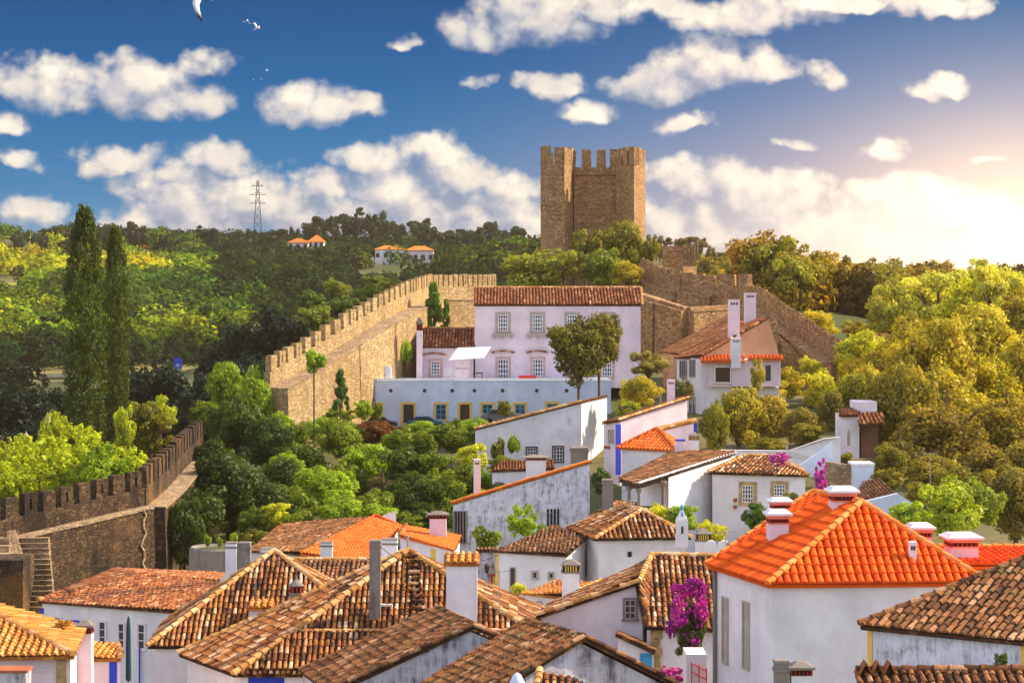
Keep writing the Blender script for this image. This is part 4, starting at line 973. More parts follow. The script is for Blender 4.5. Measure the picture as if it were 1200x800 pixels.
# ------------------------------------------------------------------ houses
def mid(a, b, t_=.5): return Vector(a).lerp(Vector(b), t_)
def row_lbl(l, i): return l
def houses():
    # ===== H: big orange roofed house
    B = E(900, 686, 8.8); A = E(828, 663, 8.8); C = E(1157, 684, 8.8); dirn = (A-B).normalized(); ab = (C-B)
    Dd = C+dirn*9.8; A2 = A.copy(); F1 = V(1010, 590, 73.2); F2 = F1+dirn*3.7
    h = House('orange_roofed_house', 'large white house with bright orange hipped roof and pink chimneys', {'A': A, 'B': B, 'C': C, 'D': Dd, 'F': F1, 'G': F2}, ['A', 'B', 'C', 'D'],
              [['A', 'B', 'F', 'G'], ['B', 'C', 'F'], ['C', 'D', 'G', 'F'], ['D', 'A', 'G']], [('B', 'F'), ('C', 'F'), ('F', 'G'), ('A', 'G')], tile='tile_new', ridge='ridge_new', neat=True, pitch=.235, row=.40, rad=.098, seg=6, jit=.003, inset=.22)
    h.window('A', 'B', 847, 698, 854, 779, bars=None, pane='trimstone', fw=.06); h.window('A', 'B', 871, 703, 879, 786, bars=None, pane='trimstone', fw=.06)
    # wing behind to the right
    w1 = E(1090, 686, 8.8)+Vector((0, 4.5, 0)); w2 = w1+Vector((7.5, .4, 0)); w3 = V(1240, 643, 78); w4 = V(1100, 643, 78)
    mb = MB(); tile_slope(mb, [w1, w2, w3, w4], pitch=.235, row=.40, rad=.098, seg=6, jit=.003, neat=True); o = mb.build('wing_roof', 'tile_new', h.root)
    mb = MB(); ridge_line(mb, w4, w3, neat=True); mb.build('ridge_tiles', 'ridge_new', o)
    mb = MB(); mb.hull([w1+Vector((.3, .3, -.15)), w2+Vector((0, .3, -.15)), w3+Vector((0, 0, -.2)), w4+Vector((.3, 0, -.2)), Vector((w1.x+.3, w1.y+.3, h.zg)), Vector((w2.x, w2.y+.3, h.zg)), Vector((w3.x, w3.y, h.zg)), Vector((w4.x+.3, w4.y, h.zg))]); mb.build('wing_wall', 'white', h.root)
    yaw = math.atan2(ab.y, ab.x)
    for (x0, x1, yt, yb, Y, lb) in ((975, 1002, 570, 608, 73.6, None), (901, 924, 597, 633, 73.5, None), (905, 926, 583, 612, 76, None), (1068, 1092, 613, 650, 77.0, None), (1113, 1146, 625, 660, 75.5, None)):
        chim_px(h.root, x0, x1, yt, yb, Y, 'grand', yaw=yaw, sink=1.6)
    chim_px(h.root, 1066, 1074, 637, 676, 70.9, 'slot', yaw=yaw)
    # thin gutter pipe at the left edge
    mb = MB(); p = h.b['A']; mb.tube((p.x-.05, p.y-.1, p.z), (p.x-.05, p.y-.1, h.zg), .06, n=8); mb.build('drain_pipe', 'conc', h.root)

    # ===== I: mossy roof lower right
    a = E(1008, 734, 8.6); b = E(1240, 757, 8.6); ex = (b-a).normalized(); nx = Vector((-ex.y, ex.x, 0))
    r1 = V(1200, 657, 61.2); r2 = r1+ex*5; a2 = a+nx*6.8; b2 = b+nx*6.8
    h = House('mossy_roofed_house', 'low white house with mossy broken tile roof and yellow corners at lower right', {'a': a, 'b': b, 'c': b2, 'd': a2, 'r': r1, 's': r2}, ['a', 'b', 'c', 'd'],
              [['a', 'b', 's', 'r'], ['d', 'a', 'r'], ['c', 'd', 'r', 's']], [('a', 'r'), ('d', 'r'), ('r', 's')], wall='white_peel', tile='tile_dark', ridge='tile_dark', jit=.03, pitch=.21, row=.34, rad=.08)
    h.strip('a', 'b', 1017, 738, 1022.5, 800, 'yellow'); h.strip('a', 'b', 1196, 752, 1202, 800, 'yellow')
    # three upright half tiles on the low mossy ridge in front
    a = V(1003, 800, 56); b = V(1240, 800, 56)
    q = House('low_roof', 'narrow mossy tile ridge along the bottom right edge', {'a': a-Vector((0, 1.2, .4)), 'b': b-Vector((0, 1.2, .4)), 'r': V(1003, 788, 56.5), 's': V(1240, 786, 56.5), 'c': b+Vector((0, 2, -.4)), 'd': a+Vector((0, 2, -.4))}, ['a', 'b', 'c', 'd'],
              [['a', 'b', 's', 'r']], [('r', 's')], wall='white_peel', tile='tile_dark', ridge='tile_dark', jit=.03, cat='roof')
    for k, (x, lb) in enumerate(((1014, 'left of the three propped roof tiles at bottom right'), (1028, 'middle of the three propped roof tiles at bottom right'), (1042, 'right of the three propped roof tiles at bottom right'))):
        p = V(x, 789, 56.3); mb = MB()
        for sg in (-1, 1):
            mb.add([p+Vector((sg*.17, -.12, 0)), p+Vector((0, -.12, .30)), p+Vector((0, .3, .30)), p+Vector((sg*.17, .3, 0)), p+Vector((sg*.13, -.12, 0)), p+Vector((0, -.12, .25)), p+Vector((0, .3, .25)), p+Vector((sg*.13, .3, 0))],
                   [(0, 1, 2, 3), (7, 6, 5, 4), (0, 4, 5, 1), (3, 2, 6, 7), (0, 3, 7, 4)])
        tag(mb.build('propped_tile', 'tile_red'), lb, 'roof tile', 'propped tiles on the low ridge')
    # chimney tops at the bottom edge
    t_ = thing('chimney_block', 'weathered double chimney top at the bottom edge before the orange roofed house', 'chimney', tuple(V(930, 860, 55)))
    chim_px(t_, 908, 925, 777, 850, 55, 'plain', 'conc', sink=3); chim_px(t_, 927, 952, 777, 850, 55, 'hatcap', 'white_old', sink=3)

    # ===== G: gable house in the middle
    F1 = V(628, 722, 90); F2 = V(646, 713, 95); T1 = V(749, 682, 90); T2 = V(764, 651, 95)
    h = House('gabled_house', 'white house with long sloping mottled roof and purple bougainvillea', {'f': F2, 'g': F1, 't': T1, 'u': T2, 'x': V(758, 733, 90), 'y': V(770, 733, 95)}, ['f', 'g', 'x', 'y'],
              [['f', 'g', 't', 'u']], [('g', 't')], tile='tile_mix', jit=.02, inset=.2)
    e1 = V(757, 735, 88.2); e2 = V(850, 739, 88.2); q1 = V(764, 651, 94); q2 = V(862, 653, 94); qm = V(748, 683, 90.2)
    mb = MB(); tile_slope(mb, [e1, e2, q2, q1], jit=.02, pitch=.215, rad=.075); tile_slope(mb, [e1, q1, qm], jit=.02, pitch=.24, h0=-.02); o = mb.build('front_roof', 'tile_mix', h.root)
    mb = MB(); ridge_line(mb, q1, q2); ridge_line(mb, qm, q1, lift=.08); mb.build('ridge_tiles', 'mortar', o)
    zg = h.zg; i1 = e1+Vector((.05, .3, -.1)); i2 = e2+Vector((-.2, .3, -.1)); 
    mb = MB(); mb.hull([i1, i2, q1+Vector((.1, 0, -.2)), q2+Vector((-.2, 0, -.2)), Vector((i1.x, i1.y, zg)), Vector((i2.x, i2.y, zg)), Vector((q1.x+.1, q1.y+3, zg)), Vector((q2.x, q2.y+3, zg))]); mb.build('front_wall', 'white', h.root)
    p = i1; mb = MB(); n = Vector((0, -1, 0)); d = Vector((1, 0, 0))
    zt = V(763, 739, 88.2).z; k = 0
    while k < 9:
        wq = .34 if k % 2 else .42; mb.box((p.x+.15+wq/2, p.y-.02, zt-.16-k*.33), (wq, .1, .31)); k += 1
    mb.build('quoin', 'trimstone2', h.root)
    window_on(h.root, h.b['g'], Vector((0, -1, 0)), Vector((1, 0, 0)), 730, 700, 747, 727, 'conc', .06, (2, 3), 'trimstone', 'glass', .04, True, 'window', None, .05)
    # annex with blue niche
    a1 = V(710, 748, 87.5); 
    t_ = House('garden_annex', 'small white annex with blue painted niche below the gabled house', {'a': V(722, 743, 87), 'b': V(768, 764, 87), 'c': V(768, 760, 89.5), 'd': V(722, 741, 89.5)}, ['a', 'b', 'c', 'd'], [['b', 'c', 'd', 'a']], tile='tile_dark', cat='annex', inset=.1)
    window_on(t_.root, t_.b['a'], Vector((0, -1, 0)), Vector((1, 0, 0)), 750, 765, 764, 800, 'blueteal', .05, None, 'wood', 'blueteal', .03, False, 'niche', None, .03)
    # little white parapet with red rail
    t_ = thing('garden_wall', 'short bright white wall pier with red railing under the bougainvillea', 'wall', tuple(V(815, 840, 82)))
    mb = MB(); c = V(814, 800, 82); mb.box((c.x, c.y, c.z-.5), (.68, 1.6, 3.2)); mb.build('pier', 'white', t_)
    mb = MB(); c = V(818, 795, 81.2)
    for z in (0, .28): mb.tube((c.x-.22, c.y-.1, c.z+z+.25), (c.x+.28, c.y-.1, c.z+z), .022, n=6)
    for x in (-.22, .03, .28): mb.tube((c.x+x, c.y-.1, c.z-.8), (c.x+x, c.y-.1, c.z+.5-x*.4), .022, n=6)
    mb.build('railing', 'redpaint', t_)

    # ===== D: large central roof
    B = V(274, 791, 85.1); A = V(209, 768, 89.8); C = V(700, 792, 85.1); T1 = V(479, 646, 91.2); A3 = V(330, 722, 97); C3 = V(660, 740, 97)
    A.z = B.z; C.z = B.z
    h = House('mottled_roof_house', 'large house with mottled barrel tile roof and tile ladder in the centre', {'A': A, 'B': B, 'C': C, 'D': Vector((C.x, 97, B.z)), 'E': Vector((A.x+2, 97, B.z)), 'T': T1}, ['A', 'B', 'C', 'D', 'E'],
              [['A', 'B', 'T'], ['B', 'C', 'T'], ['E', 'A', 'T'], ['C', 'D', 'T'], ['D', 'E', 'T']], [('B', 'T'), ('C', 'T'), ('A', 'T')], tile='tile_mix', jit=.022, pitch=.205, row=.36, rad=.073, seg=5, rr=.14)
    # lower roof step: its own course of tiles slightly proud, with mortared top edge
    n = (h.v['C']-h.v['B']).cross(h.v['T']-h.v['B']).normalized(); n = n if n.z > 0 else -n
    P = [h.hit('BCT', x, y)+n*.13 for x, y in ((290, 788), (640, 788), (600, 743), (345, 743))]
    mb = MB(); tile_slope(mb, P, jit=.024, pitch=.205, rad=.073, seg=5); o = mb.build('lower_roof', 'tile_mix', h.root)
    mb = MB(); ridge_line(mb, P[3], P[2]+Vector((0, 0, .01)), rad=.07, lift=.03); mb.build('ridge_tiles', 'mortar', o)
    # the open tile ladder
    mb = MB(); l0 = h.hit('BCT', 493, 736); l1 = h.hit('BCT', 483, 654); nn = 12
    for k in range(nn+1):
        c = l0.lerp(l1, k/nn)+n*.17; mb.box(c, (.34, .13, .07), 0, 1, .02); mb.box(c+Vector((-.17, 0, 0))+n*.0, (.09, .22, .10), 0, 1, .02); mb.box(c+Vector((.17, 0, 0)), (.09, .22, .10), 0, 1, .02)
    mb.build('open_tile_course', 'tile_mix', h.root)
    mb = MB(); c = h.hit('BCT', 540, 712)+n*.2; mb.box(c, (.52, .35, .10)); mb.build('roof_vent', 'yellow', h.root)
    mb = MB()
    for k in range(3): mb.box(h.hit('BCT', 441+k*8, 713)+n*.17, (.18, .18, .08))
    mb.build('white_patch', 'whitepaint', h.root)
    chim_px(h.root, 433, 446, 635, 694, 87.6, 'plain', 'conc', sink=1); chim_px(h.root, 523, 559, 661, 701, 87.4, 'tilecap', 'white_old', d_=.7, sink=1)
    h.strip('B', 'C', 291, 791, 333, 800, 'blue', 'blue_panel')
    # chimney stub right of the concrete stack, behind
    # ===== C: pyramid roof at left
    B = V(173, 758, 92); A = E(192, 730, 13.95); A.z = B.z; ap = V(321.5, 646, 97.2); C = V(470, 758, 92); C.z = B.z
    h = House('pyramid_roof_house', 'house with tall pyramidal barrel tile roof left of centre', {'A': A, 'B': B, 'C': C, 'D': Vector((C.x, A.y+1, B.z)), 'T': ap}, ['A', 'B', 'C', 'D'],
              [['A', 'B', 'T'], ['B', 'C', 'T'], ['C', 'D', 'T']], [('A', 'T'), ('B', 'T'), ('C', 'T')], wall='white_old', tile='tile_mix', jit=.02, pitch=.20, rad=.07)
    cc = h.hit('BCT', 305, 736); chimney(h.root, cc, 26/F*92, .75, 'tilecap', 0, 'white_old', .7)
    chim_px(h.root, 338, 355, 677, 712, 90.5, 'round', 'conc', sink=1.5)
    # ridge house behind it
    House('low_ridge_house', 'low roof with straight pale ridge behind the pyramidal roof', {'a': V(350, 702, 99), 'b': V(450, 702, 99), 'c': V(450, 657, 103.5), 'd': V(340, 657, 103.5), 'e': V(450, 702, 108), 'f': V(340, 702, 108)}, ['a', 'b', 'e', 'f'],
          [['a', 'b', 'c', 'd']], [('d', 'c')], tile='tile_dark', jit=.02)
    t_ = thing('chimney_stack', 'old double chimney stack with sloping buttress left of the pyramidal roof', 'chimney', tuple(V(276, 720, 105)))
    chim_px(t_, 264, 277, 637, 700, 104, 'plain', 'white_old', sink=2); chim_px(t_, 279, 293, 637, 700, 104.2, 'plain', 'conc', sink=2)
    mb = MB(); mb.hull([V(264, 672, 104), V(264, 720, 104), V(243, 700, 104), V(243, 720, 104), V(264, 672, 105), V(264, 720, 105), V(243, 700, 105), V(243, 720, 105)]); mb.build('buttress', 'white_old', t_)
    # ===== A: lower left
    B = E(87, 769, 11.6); A2 = E(101, 739, 11.6); L = E(-60, 771, 11.6); ap = V(-66, 690, 83)
    h = House('golden_roof_house', 'house with golden lichen roof and stone corner at lower left', {'L': L, 'B': B, 'A': A2, 'T': ap, 'M': L+Vector((-2, 12, 0))}, ['L', 'B', 'A', 'M'],
              [['L', 'B', 'T'], ['B', 'A', 'T']], [('B', 'T')], wall='pinkish', tile='tile_ochre', jit=.02, pitch=.235)
    h.strip('L', 'B', 66, 773, 78, 800, 'trimstone2', 'quoin', .05)
    mb = MB(); p, n, d = h.wplane('L', 'B'); panel(mb, ray_plane(-20, 784, p, n), ray_plane(66, 786, p, n), n, d, .04); mb.build('moulding', 'pinkish', h.root)
    chim_px(h.root, 90, 107, 728, 800, 80, 'hatcap', 'pinkwhite', sink=1)
    t_ = thing('stained_block', 'stained chimney block at the bottom left corner', 'chimney', tuple(V(10, 830, 72)))
    mb = MB(); c = V(10, 815, 72); mb.box((c.x, c.y, c.z), (1.2, .8, 1.5)); mb.build('shaft', 'grime', t_); mb = MB(); mb.box((c.x, c.y, c.z+.8), (1.3, .9, .07)); mb.build('cap', 'terracotta', t_)
    # little blue cornered roof next to it
    a = V(105, 772, 84); b = V(142, 772, 84); c = V(138, 756, 86.5); d = V(108, 752, 86.5)
    h = House('blue_corner_annex', 'small golden roofed annex with cobalt blue corner at lower left', {'a': a, 'b': b, 'c': c, 'd': d}, ['a', 'b', 'c', 'd'], [['a', 'b', 'c', 'd']], [('b', 'c')], wall='pinkish', tile='tile_ochre', inset=.08, cat='annex', base=a.z-4)
    h.strip('a', 'b', 128, 775, 137, 800, 'blue')
    # ===== B: long white house
    a = V(45, 704, 110); b = V(262, 721, 105.5); c = V(262, 681, 112); d = V(170, 674, 115.5)
    h = House('long_white_house', 'long white house with reddish roof below the rubble wall', {'a': a, 'b': b, 'c': c, 'd': d, 'e': Vector((a.x+1.5, 122, a.z)), 'f': Vector((b.x, 120, b.z))}, ['a', 'b', 'f', 'e'],
              [['a', 'b', 'c', 'd'], ['e', 'a', 'd'], ['f', 'e', 'd', 'c']], [('a', 'd')], tile='tile_red', ridge='tile_red', jit=.03, pitch=.24, inset=.15)
    h.strip('a', 'b', 47.5, 712, 51.5, 728, 'blue')
    for x0, y0, x1, y1 in ((115, 726, 125, 757), (137.5, 728, 147, 761), (160.5, 729, 171, 762)): h.window('a', 'b', x0, y0, x1, y1, bars=(1, 3), frame='pinkwhite', fw=.07, thin=.03)
    h.window('a', 'b', 63, 721, 73, 735, bars=(1, 2), frame='pinkwhite', fw=.07, thin=.03)
    mb = MB(); p, n, d_ = h.wplane('a', 'b')
    for x in (84, 93): A_ = ray_plane(x, 727, p, n)+n*.08; mb.tube(A_, A_-Vector((0, 0, .5 if x == 84 else .2)), .04, n=6)
    mb.tube(ray_plane(84, 727, p, n)+n*.08, ray_plane(93, 727, p, n)+n*.08, .04, n=6)
    A_ = ray_plane(165, 758, p, n)+n*.1; mb.tube(A_, A_-Vector((0, 0, 2)), .04, n=6); mb.build('blue_pipe', 'blue', h.root)
    t_ = thing('closed_parasol', 'tall closed dark parasol before the long white house', 'parasol', tuple(V(150.5, 800, 100)))
    mb = MB(); c = V(150.5, 800, 100); mb.tube((c.x, c.y, c.z-1.5), (c.x, c.y, c.z+2.5), .03, n=8); mb.build('pole', 'metal', t_)
    mb = MB(); mb.lathe((c.x, c.y, c.z+.1), [(.07, 0), (.12, .1), (.11, 1.2), (.09, 2.2), (.05, 2.6), (.01, 2.7)], 10); mb.build('canopy', 'canvas_dark', t_)
    # ===== E, F: dark roofs at the bottom
    ap = V(555, 734, 75); l = V(385, 811, 75); r = V(640, 772, 75); bk = Vector((-1.3, 4.2, .0))
    h = House('dark_gable_house', 'narrow dark gable with stained wall at bottom centre', {'l': l, 'p': ap, 'r': r, 'P': ap+bk, 'L': l+bk, 'R': r+bk}, ['l', 'r', 'R', 'L'],
              [['L', 'l', 'p', 'P'], ['r', 'R', 'P', 'p']], [('p', 'P'), ('l', 'p'), ('r', 'p')], wall='grime', tile='tile_dark', ridge='tile_dark', jit=.03, pitch=.2, row=.32, rad=.08, inset=.12, rr=.09)
    ap = V(684, 747, 70); P_ = V(616, 728, 73.3); l = V(540, 836, 68.3); r = V(800, 806, 71.5); bk = P_-ap
    h = House('mossy_gable_house', 'dark mossy roof and blackened gable wall at the bottom edge', {'l': l, 'p': ap, 'r': r, 'P': P_, 'L': l+bk, 'R': r+bk}, ['l', 'r', 'R', 'L'],
              [['L', 'l', 'p', 'P'], ['r', 'R', 'P', 'p']], [('p', 'P'), ('l', 'p'), ('r', 'p')], wall='grime', tile='tile_dark', ridge='tile_dark', jit=.03, pitch=.2, row=.32, rad=.08, inset=.12, rr=.09)
    a = V(628, 812, 66); b = V(690, 812, 66); c = V(672, 797, 67.3); d = V(632, 786, 67.5)
    House('porch_roof', 'little ochre tiled porch roof at the bottom edge of the blackened gable', {'a': a, 'b': b, 'c': c, 'd': d}, ['a', 'b', 'c', 'd'], [['a', 'b', 'c', 'd']], [('a', 'd')], tile='tile_mix', inset=.1, cat='porch', wall='pale_blue_shade')
    t_ = thing('chimney_pot', 'pale blue rounded chimney pot at the bottom edge', 'chimney', tuple(V(606, 830, 64)))
    mb = MB(); c = V(606, 812, 64); mb.lathe((c.x, c.y, c.z-1), [(.22, 0), (.24, .9), (.2, 1.3), (.1, 1.5), (.02, 1.55)], 14); mb.build('pot', 'pale_blue_shade', t_, True)
    # ===== J
    a = V(579, 645, 118.2); b = V(665, 650.5, 118); c = V(690, 628, 122); d = V(648, 617, 125)
    h = House('blue_door_house', 'white house with sky blue door panel under the peeling wall', {'a': a, 'b': b, 'c': c, 'd': d}, ['a', 'b', 'c', 'd'], [['a', 'b', 'c', 'd']], [('b', 'd')], tile='tile_dark', jit=.03, inset=.15, ridge='tile_dark')
    h.strip('a', 'b', 580.5, 646, 584, 700, 'yellow')
    h.window('a', 'b', 597, 664, 604.5, 690, bars=(2, 4), bar='wood', frame='trimstone', fw=.05); h.strip('a', 'b', 597.5, 690, 604, 712, 'blueteal', 'door')
    h.window('a', 'b', 622.5, 668, 631, 679, bars=None, pane='wood'); h.window('a', 'b', 642, 669, 650, 679, bars=None, pane='wood')
    # alley piece left of it
    t_ = House('narrow_alley_wall', 'dark stained alley wall with lantern and red doorway', {'a': V(558, 645, 123), 'b': V(584, 645, 123), 'c': V(584, 643, 124.5), 'd': V(558, 643, 124.5)}, ['a', 'b', 'c', 'd'], [['a', 'b', 'c', 'd']], wall='grime', tile='tile_dark', cat='wall', inset=.05)
    window_on(t_.root, t_.b['a'], Vector((0, -1, 0)), Vector((1, 0, 0)), 575, 672, 583, 705, 'redpaint', .1, None, 'wood', 'yellow', .05, False, 'door', None, .03)
    t2 = thing('wall_lantern', 'small black wall lantern beside the blue door house', 'lantern', tuple(V(570, 670, 122.5)))
    mb = MB(); c = V(570.5, 667, 122.5); mb.box(c, (.18, .18, .35), 0, 1.3); mb.build('lamp_case', 'wood', t2); mb = MB(); mb.lathe((c.x, c.y, c.z+.18), [(.16, 0), (.03, .14)], 8); mb.tube((c.x, c.y+.7, c.z+.1), (c.x, c.y, c.z+.3), .02, n=6); mb.build('bracket', 'wood', t2)
    # low house with lantern chimney
    a = V(609, 694, 104); b = V(660, 700, 104); c = V(705, 680, 107); d = V(648, 684, 108)
    h = House('lantern_chimney_house', 'small white house with ochre roof and louvred lantern chimney', {'a': a, 'b': b, 'c': c, 'd': d}, ['a', 'b', 'c', 'd'], [['a', 'b', 'c', 'd']], [('b', 'c')], tile='tile_ochre', jit=.03, inset=.12, rr=.08)
    h.strip('a', 'b', 652, 700, 658, 730, 'yellow'); chim_px(h.root, 659, 679, 655, 694, 103.3, 'lantern', 'white', sink=1)
    h.window('a', 'b', 628, 704, 636, 722, bars=(1, 2))
    # terrace table bits between: dark wall top
    # ===== K hipped house
    B = V(697, 632, 119.6); A = V(664, 622, 124.6); C = V(810, 631, 120.2); A.z = B.z; C.z = B.z; F1 = V(752, 598, 122.4); F2 = V(730, 597.5, 124.4); F2.z = F1.z
    h = House('hipped_roof_house', 'white house with dark barrel tiled hip roof in the middle', {'A': A, 'B': B, 'C': C, 'D': C+Vector((-.3, 5, 0)), 'F': F1, 'G': F2}, ['A', 'B', 'C', 'D'],
              [['A', 'B', 'F', 'G'], ['B', 'C', 'F'], ['C', 'D', 'F']], [('B', 'F'), ('C', 'F'), ('F', 'G'), ('A', 'G')], wall='white', tile='tile_mix', jit=.02, pitch=.24)
    h.window('A', 'B', 684, 641, 689, 676, bars=None, pane='wood', fw=.06); p, n, d = h.wplane('B', 'C')
    h.window('B', 'C', 735.5, 646, 740, 652, bars=None, pane='darkvoid', frame='darkvoid')
    # roof strip behind K (old dark roof going up-left to the loggia)
    a = V(676, 613, 128); b = V(715, 614, 127); c = V(745, 590, 131); d = V(722, 588, 133)
    House('old_shed_roof', 'small dark tiled shed roof behind the hipped house', {'a': a, 'b': b, 'c': c, 'd': d}, ['a', 'b', 'c', 'd'], [['a', 'b', 'c', 'd']], tile='tile_dark', jit=.03, inset=.1, cat='shed')
    t_ = thing('concrete_pillar', 'grey square chimney pillar between peeling wall and loggia', 'chimney', tuple(V(712.5, 600, 130))); chim_px(t_, 706, 719, 563, 598, 130, 'plain', 'conc')
    # white garden walls right of K
    for nm, lb, x0, x1, yt, Y in (('garden_wall', 'white scalloped garden wall right of the hipped house', 826, 872, 634, 116), ):
        t_ = thing(nm, lb, 'wall', tuple(V(850, 665, Y))); mb = MB()
        for k in range(3):
            xa = x0+(x1-x0)*k/3; xb = x0+(x1-x0)*(k+1)/3; A_ = V(xa, yt, Y); B_ = V(xb, yt, Y); r_ = (B_.x-A_.x)/2; c = (A_+B_)/2
            pts = [Vector((c.x-r_*math.cos(math.pi*j/10), Y, c.z-.35+.38*math.sin(math.pi*j/10))) for j in range(11)]
            poly = [Vector((A_.x, Y, c.z-3))]+pts+[Vector((B_.x, Y, c.z-3))]; mb.slab(poly, Vector((0, .3, 0)))
        mb.build('wall', 'white', t_)
    t_ = thing('blue_tipped_chimney', 'white minaret chimney with blue tip by the lime bushes', 'chimney', tuple(V(799, 640, 119)))
    mb = MB(); c = V(799, 632, 119); w_ = 14/F*119; mb.box((c.x, c.y, c.z+.3), (w_, w_, 1.3)); mb.box((c.x, c.y, c.z+1.03), (w_, w_, .16), 0, .8); mb.box((c.x, c.y, c.z+1.26), (w_*.7, w_*.7, .34), 0, .45); mb.build('shaft', 'white', t_)
    mb = MB(); mb.box((c.x, c.y-w_/2, c.z+.5), (.1, .03, .35)); mb.box((c.x-w_/2, c.y, c.z+.5), (.03, .1, .35)); mb.build('smoke_slots', 'darkvoid', t_)
    mb = MB(); mb.lathe((c.x, c.y, c.z+1.40), [(.09, 0), (.06, .12), (.10, .2), (.07, .28), (.01, .36)], 10); mb.box((c.x, c.y-w_*.26, c.z+1.22), (.1, .08, .3), 0, .6); mb.build('blue_tip', 'blueteal', t_)
    t_ = thing('conical_capped_chimney', 'round white chimney with pointed grey cap beside the scalloped wall', 'chimney', tuple(V(825, 660, 117))); chim_px(t_, 816, 833, 619, 655, 117, 'lantern', 'white')
    t_ = thing('roof_grille', 'three black pointed grille spikes on the scalloped wall', 'grille', tuple(V(858, 646, 112)))
    mb = MB()
    for x in (853, 859.5, 866): p = V(x, 646, 112); mb.tube(p+Vector((-.12, 0, 0)), p+Vector((0, 0, .42)), .02, n=5); mb.tube(p+Vector((.12, 0, 0)), p+Vector((0, 0, .42)), .02, n=5)
    c = V(862, 648, 112); mb.box((c.x, c.y, c.z), (.95, .3, .25)); mb.build('spikes', 'wood', t_)

    # ===== L orange-roof cluster (mid left)
    a = V(290, 645, 134); b = V(352, 649, 132); c = V(440, 604, 142); d = V(330, 616, 143)
    h = House('half_retiled_house', 'long house whose roof is half old and half new orange tile', {'a': a, 'b': b, 'c': c, 'd': d, 'e': V(432, 656, 130), 'f': V(470, 617, 140)}, ['a', 'b', 'e', 'd'],
              [['a', 'b', 'c', 'd']], wall='white', tile='tile_dark', jit=.03, inset=.15)
    mb = MB(); tile_slope(mb, [h.v['b'], h.v['e'], h.v['f'], h.v['c']], neat=True, pitch=.22, row=.3, rad=.06, jit=.004, h0=0); o = mb.build('new_roof', 'tile_newmid', h.root)
    mb = MB(); ridge_line(mb, h.v['b'], h.v['c'], rad=.07); ridge_line(mb, h.v['e'], h.v['f'], rad=.08); ridge_line(mb, h.v['c'], h.v['f'], rad=.1); mb.build('ridge_tiles', 'tile_newmid', o)
    mb = MB(); mb.hull([h.v['b']+Vector((0, .3, -.15)), h.v['e']+Vector((-.2, .3, -.15)), h.v['c']+Vector((0, 0, -.2)), h.v['f']+Vector((-.2, 0, -.2))]+[Vector((h.v[k].x, h.v[k].y+.3, h.zg)) for k in 'becf']); mb.build('wall_under_new_roof', 'white', h.root)
    h.strip('a', 'b', 349, 651, 355, 660, 'yellow')
    mb = MB(); mb.hull([V(444, 605, 142.5), V(464, 598, 142.5), V(464, 612, 142.5), V(444, 612, 142.5), V(444, 605, 143.2), V(464, 598, 143.2), V(464, 612, 143.2), V(444, 612, 143.2)]); mb.build('parapet', 'pinkish', h.root)
    chim_px(h.root, 375, 389, 636, 664, 128, 'plain', 'white_old', sink=2)
    t_ = thing('dark_topped_chimney', 'broad grey chimney with blackened tile top behind the central roof', 'chimney', tuple(V(457, 660, 105))); chim_px(t_, 447, 465, 633, 668, 105, 'plain', 'white_old', sink=2)
    t_ = thing('old_square_chimney', 'squat old chimney peeking behind the pyramidal roof peak', 'chimney', tuple(V(313, 660, 112))); chim_px(t_, 305, 322, 644, 664, 112, 'plain', 'white_old', sink=2)
    a = V(468, 628, 133); b = V(532, 644, 128); c = V(536, 637, 134); d = V(476, 615, 139)
    h = House('orange_wing', 'narrow house with bright orange roof and white gable by the pink chimney', {'a': a, 'b': b, 'c': V(540, 630, 138), 'd': d, 'e': V(466, 628, 141)}, ['a', 'b', 'c', 'e'], [['a', 'b', 'c', 'd']], [('a', 'd')], tile='tile_newmid', neat=True, rad=.06, row=.3, jit=.004, inset=.1, wall='white')
    h.strip('a', 'b', 505, 642, 511, 660, 'yellow')
    t_ = thing('pink_chimney', 'tall pinkish chimney with tiled cap beside the orange wing', 'chimney', tuple(V(513, 640, 136))); chim_px(t_, 503, 523, 600, 639, 135, 'hatcap', 'pinkwhite', sink=2)
    a = V(540, 622, 138); 
    # ===== M peeling wall building
    a = V(530, 600, 146); b = V(693, 545, 146)
    m_ = {'a': V(529, 590, 146), 'b': V(693, 541, 146), 'c': V(690, 540, 150), 'd': V(533, 588, 150)}
    h = House('peeling_wall_building', 'long grey white building with heavily peeling wall and slit windows', m_, ['a', 'b', 'c', 'd'], [['b', 'c', 'd', 'a']], [('a', 'b')], wall='white_peel', tile='tile_ochre', ridge='tile_newmid', inset=.08, rr=.1)
    for k in range(4): h.window('a', 'b', 641+k*4, 596, 643.2+k*4, 616, bars=None, pane='darkvoid', frame='darkvoid', fw=.02)
    p, n, d = h.wplane('a', 'b')
    mb = MB()
    panel(mb, ray_plane(531.5, 599, p, n), ray_plane(547, 636, p, n), n, d, .03); mb.build('louvre_recess', 'darkvoid', h.root)
    mb = MB()
    for k in range(5): panel(mb, ray_plane(532+k*3.3, 598, p, n), ray_plane(533.6+k*3.3, 637, p, n), n, d, .12)
    mb.build('louvre_posts', 'conc', h.root)
    t_ = thing('thin_white_chimney', 'thin tall white chimney standing before the thicket', 'chimney', tuple(V(559, 580, 150))); chim_px(t_, 555, 563, 539, 578, 150, 'slot', 'pinkwhite', sink=3)
    a = V(640, 561, 151); b = V(694, 546, 149); c = V(692, 541, 153); d = V(645, 547, 156)
    t_ = thing('crenel_topped_chimney', 'white chimney with crenellated top above the peeling wall', 'chimney', tuple(V(627, 560, 152))); chim_px(t_, 616, 640, 534, 560, 152, 'hatcap', 'white_old', sink=2)
